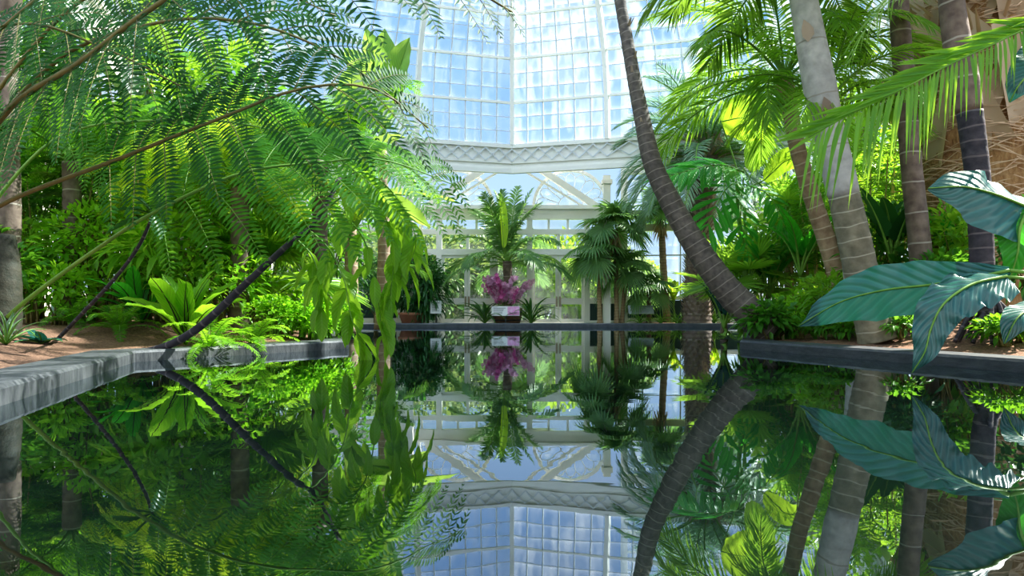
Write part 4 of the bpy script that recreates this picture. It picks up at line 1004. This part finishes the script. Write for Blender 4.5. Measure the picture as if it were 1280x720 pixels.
# ================================================================== RIGHT BANK
# leaning palm
t = thing('leaning_palm', 'leaning ringed grey palm trunk curving up from the right bank across the dome', 'palm', W(958, 410, 8.9))
P = pts((962,412,8.9),(940,394,8.9),(905,357,9.0),(868,305,9.1),(838,252,9.2),(816,205,9.3),(803,150,9.4),(792,95,9.5),(783,45,9.6),(775,0,9.7),(769,-45,9.8))
o_, top = trunk_obj(t, P, [.19, .182, .17, .155, .142, .128, .11, .097, .088, .081, .08], 'bark_lean', 22, 160, .06, .05, spacing=.13)
for i in range(14):
    q = int(RNG.integers(90, 158)); C = smooth(P - np.array(t.location), 160)[q]; a = RNG.random() * 6; mb = MB()
    mb.leaflets(C[None] + np.array([[math.cos(a) * .075, math.sin(a) * .075, 0]]), np.array([[math.cos(a) * .5, math.sin(a) * .5, .8]]), np.array([[math.cos(a), math.sin(a), 0]]), .12, .05, 0, 3, .1, 0, 'boot'); mb.build('leaf_scar', 'dry_grey', t)
PFu = palm_frond_set('u', 1.5, 34, .4, .032, ((86, 50), (70, 25), (55, 10)), .15, .3, 14, mats=('palm_dark', 'stalk_green'))
add_crown(t, PFu, top, 10)
# red-brown palm with a dense dark crown
PFr = palm_frond_set('r', 2.3, 46, .56, .040, ((66, -25), (40, -58), (12, -72)), .14, .45, 10, mats=('palm_b', 'stalk_green'), rach=.022)
PFr2 = palm_frond_set('r2', 2.1, 44, .52, .042, ((62, -20), (36, -50), (8, -66)), .14, .4, 8, mats=('palm', 'stalk_green'), rach=.022)
P = pts((1072,412,9.6),(1052,358,9.6),(1035,305,9.6),(1018,255,9.6),(998,190,9.6),(985,125,9.6),(980,95,9.6))
feather_palm('feather_palm', 'reddish-brown palm trunk under a dense green crown, left of the pale trunk', 0, 0, P, [.14, .135, .13, .12, .11, .11, .12], 'bark_red', PFr, 20, rot=.9, spacing=.16)
# pale trunk
P = pts((1098,424,7.5),(1086,385,7.5),(1070,310,7.5),(1055,245,7.5),(1040,180,7.5),(1022,95,7.5),(1008,20,7.5),(1000,-25,7.5),(996,-60,7.5))
t = thing('pale_trunk_palm', 'pale grey smooth-trunked palm, the tallest on the right bank beside the curb', 'palm', P[0])
b = np.array(t.location)
o_, _ = trunk_obj(t, P[:4], [.185, .18, .175, .165], 'bark_low', 22, 90, .04, .025, spacing=.17)
mb = MB(); C = smooth(P[3:] - b, 40); mb.tube(C, np.interp(np.linspace(0,1,40), [0,.06,.3,.45,1], [.163,.172,.160,.175,.13]), 22, 0); mb.build('crownshaft', 'bark_pale', t)
for px, py, s in ((1035,148,1),(1010,52,1)):
    c = W(px, py, 7.36) - b; mb = MB(); mb.leaflets(c[None], np.array([[-.25 * s, -.15, .9]]), np.array([[0, -1, .1]]), .24, .15, 0, 5, .25, 0, 'ovate'); mb.build('sheath_flap', 'dry_grey', t)
add_crown(t, PFr2, C[-1], 13, 1.0, .4)
P = pts((1066,416,8.3),(1060,350,8.3),(1050,270,8.3),(1044,200,8.3),(1036,120,8.3))
PFs = palm_frond_set('s', 1.4, 34, .38, .030, ((70, -10), (45, -45), (20, -65)), .15, .4, 10, mats=('palm_lime', 'stalk_green'))
feather_palm('feather_palm', 'thin pale stemmed palm right behind the pale grey trunk', 0, 0, P, [.05, .045, .04], 'bark_pale', PFs, 10, rot=2.2)
# brown ringed trunk
P = pts((1160,412,8.4),(1153,340,8.4),(1146,270,8.4),(1140,215,8.4),(1132,120,8.4),(1125,30,8.4),(1120,-60,8.4))
feather_palm('feather_palm', 'straight brown palm trunk with white rings right of the pale trunk', 0, 0, P, [.135, .13, .125, .12, .12, .115, .11], 'bark_brown', PFu, 8, rot=2.0, spacing=.38, rings=.03)
# black stilted trunk
P = pts((1240,398,6.6),(1230,360,6.6),(1226,290,6.6),(1222,220,6.6),(1212,140,6.6),(1200,75,6.6),(1190,10,6.6),(1184,-60,6.6))
t = thing('stilt_palm', 'dark purplish palm trunk on stilt roots in front of the fibrous trunk', 'palm', (P[0][0], 6.6, float(gz(P[0][0], 6.6))))
b = np.array(t.location)
trunk_obj(t, P[:5], [.10, .105, .108, .11, .115], 'bark_black', 18, 70, 0, .03, spacing=.15)
mb = MB(); C = smooth(P[4:] - b, 30); mb.tube(C, np.interp(np.linspace(0,1,30),[0,.15,1],[.115,.135,.10]), 18, 0); mb.build('crownshaft', 'bark_brown', t)
for i in range(11):
    a = i * 2 * PI / 11 + .2; r_ = random.uniform(.28, .46); h0 = random.uniform(.28, .62); c0 = smooth(P[:2] - b, 10)
    p0 = np.array([c0[3][0], 0, h0]); e = np.array([c0[0][0] + math.cos(a) * r_, math.sin(a) * r_ * .8, -.04])
    m = MB(); m.tube(smooth([p0, (p0 * .45 + e * .55) + np.array([0, 0, .06]), e], 12), np.linspace(.026, .020, 12), 8, 0); m.build('stilt_root', 'bark_black', t)
add_crown(t, PFu, C[-1], 8, 1.0, 1.0)
# huge fibrous trunk
X = WX(1232, 9.6); t = thing('fibrous_palm', 'huge palm trunk wrapped in tan fibre and old leaf bases at the right edge', 'palm', (X, 9.6, float(gz(X, 9.6))))
o_, top = trunk_obj(t, [(X, 9.6, .3), (X, 9.6, 2.0), (X - .05, 9.6, 4.0), (X - .05, 9.6, 6.2)], [.86, .84, .86, .90], 'bark_fibre', 30, 120, .1, .05, spacing=.35)
n = 100; i = np.arange(n); a = i * 2.39996; zz = 2.1 + 3.6 * i / n; ca, sa = np.cos(a), np.sin(a); r0 = .86; rg = np.random.default_rng(4)
tw = np.where(i % 2 == 0, 1, -1) * rg.uniform(.2, .9, n)
for k in range(n):
    mb = MB(); mb.leaflets(np.array([[ca[k] * r0 * .95, sa[k] * r0 * .95, zz[k]]]), np.array([[ca[k] * .30 - sa[k] * tw[k], sa[k] * .30 + ca[k] * tw[k], 1.0]]), np.array([[ca[k], sa[k], -.1]]), rg.uniform(.7, 1.2), rg.uniform(.22, .38), -.12, 8, .22, 0, 'boot', rg.random()); mb.build('leaf_base', 'dry', t)
n = 2600; a = rg.random(n) * 2 * PI; zz = .5 + 5.6 * rg.random(n); ca, sa = np.cos(a), np.sin(a); sg = np.where(rg.random(n) < .5, 1, -1); cl = .25 * np.sin(zz * 5 + a * 3)
mb = MB(); mb.leaflets(np.stack([ca * .91, sa * .91, zz], 1), np.stack([ca * .12 - sa * sg + rg.normal(0, .2, n), sa * .12 + ca * sg + rg.normal(0, .2, n), cl + rg.normal(0, .25, n)], 1), np.stack([ca, sa, .3 + 0 * a], 1), rg.uniform(.2, .55, n), .016, .15, 5, .0, 0, 'strap'); mb.build('fibre', 'fibre_tan', t)
n = 60; a = PI - .3 + rg.random(n) * 1.5; zz = 3.6 + 2.2 * rg.random(n); ca, sa = np.cos(a), np.sin(a)
mb = MB(); mb.leaflets(np.stack([ca * .88, sa * .88, zz], 1), np.stack([ca, sa, .4 + .3 * rg.random(n)], 1), np.stack([0 * ca, 0 * ca, 1 + 0 * a], 1), rg.uniform(.5, .95, n), .05, .12, 4, .2, 0, 'strap'); mb.build('old_leaf_stalks', 'dry', t)
FX = [fan_leaf(1.1, 36, 1.3, 300, .35, a, b, 1.1, ('palm', 'stalk_green'), pr=.03) for a, b in ((80, 65), (62, 40), (48, 20))]
add_crown(t, FX, top, 14, 1.0, .2, name='fan_leaf')

# foreground frond from a palm beyond the right edge
bx, by = 5.3, 4.6
t = thing('arching_palm', 'palm beyond the right edge reaching one long green frond across the trunks', 'palm', (bx, by, float(gz(bx, by))))
b = np.array(t.location)
o_, top = trunk_obj(t, [(bx, by, .2), (bx, by, 1.2), (bx - .05, by, 2.2)], [.12, .11, .10], 'bark_brown', 14, 40, .04, .04)
mb = MB(); Pf = smooth(np.vstack([[bx - .05, by, 2.2], W(1400, 8, 4.8), pts((1300,30,4.6),(1235,58,4.5),(1180,84,4.45),(1120,115,4.4),(1065,142,4.4),(1010,172,4.4))]) - b, 40)
UPV[0] = nrm(np.array([0, -1, .35]))
pinnate(mb, Pf, 80, .42, .036, (24, 16), 25, .10, .22, 6, .3, [.6, .9, 1, .9, .7], .016, 0, 1, sides=(1,))
pinnate(mb, Pf, 80, .40, .026, (50, 38), 15, .75, .22, 6, .3, [.35, .45, .7, 1, .8], 0, 0, 1, sides=(-1,)); UPV[0] = np.array([0, 0, 1.0]); mb.build('frond', ('green_b', 'stalk_green'), t)
mb = MB(); Pf = smooth(np.vstack([[bx - .05, by, 2.2], W(1420, -40, 4.9), pts((1330,-90,4.8),(1240,-70,4.7),(1150,-30,4.6),(1090,25,4.5),(1060,80,4.5))]) - b, 40)
pinnate(mb, Pf, 46, .42, .018, (58, 28), 10, .5, .2, 5, .2, None, .013, 0, 1); mb.build('frond', ('palm_b', 'stalk_green'), t)
add_crown(t, palm_frond_set('ap', 1.7, 40, .4, .03, ((82, 30), (70, 10)), .15, .4, 10, mats=('palm', 'stalk_green')), top, 5, 1.0, -.9)
# big blue-green philodendron
t = thing('giant_philodendron', 'giant blue-green philodendron drooping huge leaves over the right curb', 'philodendron', (5.25, 5.9, float(gz(5.25, 5.9))))
BG = ('bluegreen', 'stalk_green'); base = np.array([5.25, 5.9, .45])
mb = MB(); mb.tube(smooth([np.array([0, 0, -.05]), np.array([.02, 0, .3]), np.array([-.05, -.05, .6])], 14), np.linspace(.08, .06, 14), 12, 0); mb.build('stem', 'stalk_green', t)
def pet(*q): return np.vstack([base, pts(*q)]) if q else np.vstack([base])
leaf_obj(t, 'leaf', pts((1262,338,4.45),(1225,346,4.6),(1165,356,4.9),(1105,363,5.2),(1050,378,5.5),(998,408,5.8)), .44, BG, 'lance', .012, pet=pet((1330,352,4.7)), side=(.25, -.55, -.75), fold=.10, wave=.075, nw=6, nv=13, seed=1)
leaf_obj(t, 'leaf', pts((1258,346,4.4),(1215,356,4.35),(1180,380,4.3),(1164,410,4.3),(1156,440,4.3),(1140,466,4.35)), .38, BG, 'arum', .011, pet=pet((1330,358,4.6)), side=(.75, -.5, -.25), fold=.12, wave=.09, nw=6, nv=13, seed=2)
leaf_obj(t, 'leaf', pts((1330,275,4.9),(1285,260,4.75),(1245,244,4.7),(1205,234,4.75),(1160,236,4.8)), .60, BG, 'lance', .014, pet=pet((1400,330,5.4)), side=(.2, -.45, -.85), fold=.15, wave=.03, nw=4, nv=11, seed=3)
leaf_obj(t, 'leaf', pts((1285,262,4.7),(1275,285,4.65),(1272,315,4.65),(1262,350,4.7)), .30, ('split', 'stalk_green'), 'arum', .012, pet=pet((1370,300,5.3)), side=(.9, -.45, 0), fold=.12, wave=.03, nw=4, nv=9, seed=4)
leaf_obj(t, 'leaf', pts((1330,60,4.6),(1300,80,4.5),(1275,105,4.5),(1262,128,4.55)), .42, BG, 'arum', .012, pet=pet((1430,200,5.3),(1400,90,4.9)), side=(.6, -.45, -.6), fold=.12, wave=.03, nw=4, nv=9, seed=5)
leaf_obj(t, 'leaf', pts((1320,372,5.2),(1290,385,5.0),(1270,400,4.9),(1255,430,4.9)), .26, BG, 'lance', .012, pet=pet((1350,372,5.4)), side=(.8, -.45, -.3), fold=.15, wave=.03, nw=4, nv=9, seed=6)

# broad leaves of the right bank
X = WX(925, 11.6); z0 = float(gz(X, 11.6))
t = thing('split_leaf_plant', 'climbing plant with glossy split leaves beside the leaning trunk', 'plant', (X, 11.6, z0))
b = np.array([X, 11.6, z0])
mb = MB(); mb.tube(smooth([np.zeros(3), np.array([.1, 0, 1.0]), np.array([0, .05, 2.0]), np.array([-.05, 0, 2.6])], 30), np.linspace(.05, .035, 30), 10, 0); mb.build('stem', 'stalk_green', t)
for k, (q, L_, w_, n_) in enumerate([(((930,215,11.5),(895,206,11.2),(830,222,11.0)), .62, .15, 13), (((925,225,11.4),(905,240,11.0),(880,292,10.8)), .50, .13, 9),
        (((930,230,11.5),(962,245,11.2),(985,295,11.0)), .42, .11, 9), (((925,240,11.5),(925,270,11.2),(935,315,11.0)), .40, .11, 8)]):
    C = smooth(pts(*q) - b, 24); mb = MB(); UPV[0] = nrm(np.array([.1, -.6, .8]))
    pinnate(mb, C, n_, L_, w_, (72, 28), -6, .22, .08, 6, .12, [.8, 1, .95, .8, .6], .014, 0, 1, shape='fish' if k % 2 else 'ovate'); UPV[0] = np.array([0, 0, 1.0])
    Q = smooth(np.vstack([[[0, .02, 1.9 + .1 * k]], C[:1]]), 14); mb.tube(Q, .014, 6, 1); mb.build('leaf', ('split', 'stalk_green'), t)
X = WX(930, 12.4); t = thing('pleated_palm', 'plant with one huge backlit pleated lime leaf beside the date palm crown', 'palm', (X, 12.4, float(gz(X, 12.4))))
b = np.array(t.location)
mb = MB(); mb.tube(smooth([np.zeros(3), np.array([0, 0, .9]), np.array([.02, 0, 1.9])], 14), np.linspace(.06, .04, 14), 10, 0); mb.build('stem', 'stalk_green', t)
for k, (q, w_, sd_, pp) in enumerate([(((901,152,12.2),(935,148,12.1),(968,168,12.0)), .80, (.1, -.35, 1), ((926,235,12.4),(916,195,12.3))), (((940,215,12.5),(950,180,12.8),(958,130,13.0)), .5, (1, -.4, 0), ((932,240,12.5),)), (((955,225,12.2),(985,200,12.2),(1012,205,12.2)), .45, (.1, -.4, 1), ((935,240,12.4),))]):
    leaf_obj(t, 'leaf', pts(*q), w_, ('banana_lime', 'stalk_green'), 'paddle', .012, side=sd_, pet=np.vstack([b + np.array([.02, 0, 1.9]), pts(*pp)]), fold=.1, wave=.02, nw=9, nv=9, seed=k)

RL = [('dark green broad-leaved plant between the brown trunk and the pale trunk', 1115, 8.9, 'deep', .8, .75, .26), ('broad-leaved plant with upright dark leaves right of the leaning trunk base', 962, 11.6, 'split', .6, .95, .24),
      ('low broad blue-green leaf plant at the foot of the leaning palm', 905, 10.9, 'bluegreen', .05, .6, .2), ('tall broad-leaved plant behind the brown ringed trunk', 1185, 9.0, 'split', .7, .7, .26), ('broad-leaved plant with arching green leaves left of the reddish trunk', 1000, 10.6, 'split', .9, .8, .24)]
for lab_, px, D, mt, h, L, wd in RL:
    banana('broad_leaf_plant', lab_, 'plant', px, D, max(.1, h), .035, [(a + random.uniform(-15, 15), random.uniform(60, 82), random.uniform(0, 45), random.uniform(.75, 1.05)) for a in range(0, 360, 40)], (mt, 'stalk_green'), 'stalk_green', L, wd, pet=.5, shape='arum')
FLr = [fan_leaf(.62, 28, .75, 330, .12, a, b, .8, ('palm_b', 'stalk_green')) for a, b in ((84, 70), (60, 40), (38, 5))]
fan_palm('lady_palm', 'spiky fan-leaved palm just right of the leaning trunk', 935, 11.4, .65, 13, FLr, (.06, .05), 'bark_brown', rot=.4)
fan_palm('lady_palm', 'spiky fan-leaved palm low behind the leaning trunk', 905, 12.4, .55, 11, FLr, (.06, .05), 'bark_brown', rot=1.4)
fan_palm('lady_palm', 'spiky fan-leaved palm high behind the split leaves', 985, 13.0, 1.9, 12, FLr, (.07, .06), 'bark_thin', rot=2.4, skirt=20)
cane_clump('clump of thin canes right of the leaning palm base', 1000, 11.4, 8, 2.0, 'green', seed=6)
cane_clump('cane palm clump with narrow leaves behind the reddish trunk', 1030, 11.8, 9, 3.0, 'green', seed=7, fl=1.0)
cane_clump('cane palm clump under the pale trunk crown', 1090, 10.4, 9, 2.6, 'green_b', seed=8, fl=.9)
cane_clump('tall cane palm clump between the pale and brown trunks', 1105, 11.5, 8, 4.0, 'palm_lime', seed=9, fl=1.1)
mass([(955,14.2,(1.1,.9,1.1),900,.22,.085,'green_b',{}),(1020,13.6,(1.3,1.0,1.5),1200,.22,.09,'lime',{}),(1090,13.2,(1.4,1.0,1.9),1400,.24,.09,'green_b',{}),(1165,12.6,(1.4,1.0,1.9),1400,.22,.09,'green',{}),(1300,12.6,(1.4,1.0,1.9),1400,.22,.09,'green_b',{}),(1330,11.0,(1.3,1.0,1.8),1200,.22,.09,'green',{}),
      (1060,15.5,(1.8,1.0,2.6),1600,.28,.11,'green_b',{}),(1170,15.2,(1.8,1.0,2.9),1600,.28,.11,'green_b',{})],
     'tall mixed green leafy shrub massed behind the right bank palms', 'leafy shrubs massed at the back of the right bank')
mass([(1010,10.1,(.5,.4,.4),420,.15,.07,'green_b',{}),(1045,9.0,(.45,.4,.4),420,.14,.06,'green_b',{}),(1130,8.0,(.5,.4,.35),420,.15,.07,'deep',{}),(1180,8.1,(.4,.35,.4),350,.16,.07,'green',{}),(1100,9.4,(.7,.5,.8),700,.18,.08,'green',{}),(1195,8.5,(.4,.35,.75),420,.2,.08,'green_b',{}),(1290,7.6,(.6,.5,.7),500,.17,.07,'deep',{}),(990,9.4,(.4,.3,.3),320,.13,.055,'lime',{})],
     'mid-height green shrub growing among the trunks on the right bank', 'mid-height shrubs among the right bank trunks')
for k, (px, D, mt) in enumerate(((972,8.95,'green'),(1000,8.6,'fern_mid'),(1030,8.25,'green'),(1058,7.95,'fern_mid'),(1125,7.35,'green'),(1255,6.2,'fern_mid'),(1275,6.3,'green'))):
    shrub('ground_cover', 'low green ground cover plant at the edge of the right curb', 'ground cover', px, D, (.26,.22,.13), 230, .09, .045, mt, 'ground cover plants along the right curb', clumps=14)
shrub('leafy_bush', 'dark leafy bush covering the foot of the leaning palm', 'bush', 958, 8.75, (.38,.3,.26), 420, .12, .07, 'green')

# ================================================================== OUTSIDE
OT = 'trees outside behind the glass wall'
def out_tree(label, x, y, s, mat, h, seed, n=2600, ll=.36, group=None):
    t = thing('garden_tree', label, 'tree', (x, y, .1), 0, group)
    mb, sm = shrub_mesh(s * 1.1, s * .8, s * .95, n, ll, ll * .5, zc=h, clumps=34, seed=seed, low=-1)
    mb.build('foliage', mat, t)
    mb = MB(); mb.tube(smooth([(0, 0, -.05), (.04, 0, h * .5), (0, 0, h)], 14), np.linspace(.16, .08, 14), 10, 0); mb.build('trunk', 'bark_brown', t)
out_tree('dark tree seen through the left door glass', -3.2, 27.0, 1.9, 'tree_out', 1.9, 401)
out_tree('dark bushy tree seen through the glass beside the left door', -5.6, 29.0, 1.9, 'tree_out', 1.9, 402)
out_tree('green tree seen through the middle of the glass wall', -.6, 29.0, 1.9, 'tree_out', 1.8, 403)
out_tree('yellow-green tree seen through the right double door', 2.1, 27.6, 1.5, 'tree_lime', 1.9, 404)
out_tree('green tree seen through the glass right of the doors', 4.2, 28.6, 1.7, 'tree_out', 1.5, 405)
out_tree('yellow-green tree seen behind the windmill palms', 5.6, 31.0, 1.5, 'tree_lime', 1.3, 406)

for k in range(6):
    out_tree('tall dark hedge tree in the row behind the garden trees', -13 + k * 3.2, 34 + (k % 2), 2.3, 'tree_out', 2.4, 420 + k, 2200, .5, 'hedge trees outside behind the glass wall')
# ================================================================== LIGHT, WORLD, CAMERA
w = bpy.data.worlds.new('sky'); SC.world = w; w.use_nodes = True; nt = w.node_tree; nt.nodes.clear(); L = nt.links.new
out = nt.nodes.new('ShaderNodeOutputWorld'); bg = nt.nodes.new('ShaderNodeBackground')
tc = nt.nodes.new('ShaderNodeTexCoord'); sx = nt.nodes.new('ShaderNodeSeparateXYZ'); L(tc.outputs['Generated'], sx.inputs[0])
el = mathn(nt, 'POWER', mathn(nt, 'MAXIMUM', sx.outputs[2], 0.0), 0.55)
sky = mixc(nt, el, (0.70, 0.84, 0.98), (0.11, 0.40, 0.90))
nz = nt.nodes.new('ShaderNodeTexNoise'); nz.inputs['Scale'].default_value = 3.2; nz.inputs['Detail'].default_value = 8; L(tc.outputs['Generated'], nz.inputs['Vector'])
cl = mathn(nt, 'MULTIPLY_ADD', nz.outputs[0], 4.0, -2.0, clamp=True)
sky = mixc(nt, mathn(nt, 'MULTIPLY', cl, .8), sky, (1.0, 1.0, 1.0))
L(sky, bg.inputs[0]); bg.inputs[1].default_value = 0.86; L(bg.outputs[0], out.inputs[0])
sd = bpy.data.lights.new('sun', 'SUN'); sd.energy = 12.5; sd.angle = math.radians(.8); sd.color = (1.0, .95, .84)
so = bpy.data.objects.new('sun', sd); COL.objects.link(so)
so.rotation_euler = Vector((-.80, -.34, -.92)).to_track_quat('-Z', 'Y').to_euler()
fd = bpy.data.lights.new('added_fill_sun', 'SUN'); fd.energy = 1.6; fd.angle = math.radians(100); fd.color = (1.0, .97, .90)  # added wide fill lamp from behind the camera, brightens the planting
fo = bpy.data.objects.new('added_fill_sun', fd); COL.objects.link(fo)
fo.rotation_euler = Vector((.25, .70, -.75)).to_track_quat('-Z', 'Y').to_euler()
cd = bpy.data.cameras.new('camera'); co = bpy.data.objects.new('camera', cd); COL.objects.link(co)
co.location = (0, 0, CAMZ); co.rotation_euler = (PI / 2, 0, 0)
cd.sensor_width = 36; cd.lens = 36 * F / 1280; cd.shift_y = (HOR - 360) / 1280; cd.clip_end = 300; cd.clip_start = .05
SC.camera = co
SC.view_settings.view_transform = 'Standard'; SC.view_settings.look = 'Medium High Contrast'; SC.view_settings.exposure = 0.30
SC.cycles.max_bounces = 8; SC.cycles.transparent_max_bounces = 12; SC.cycles.caustics_reflective = False; SC.cycles.caustics_refractive = False
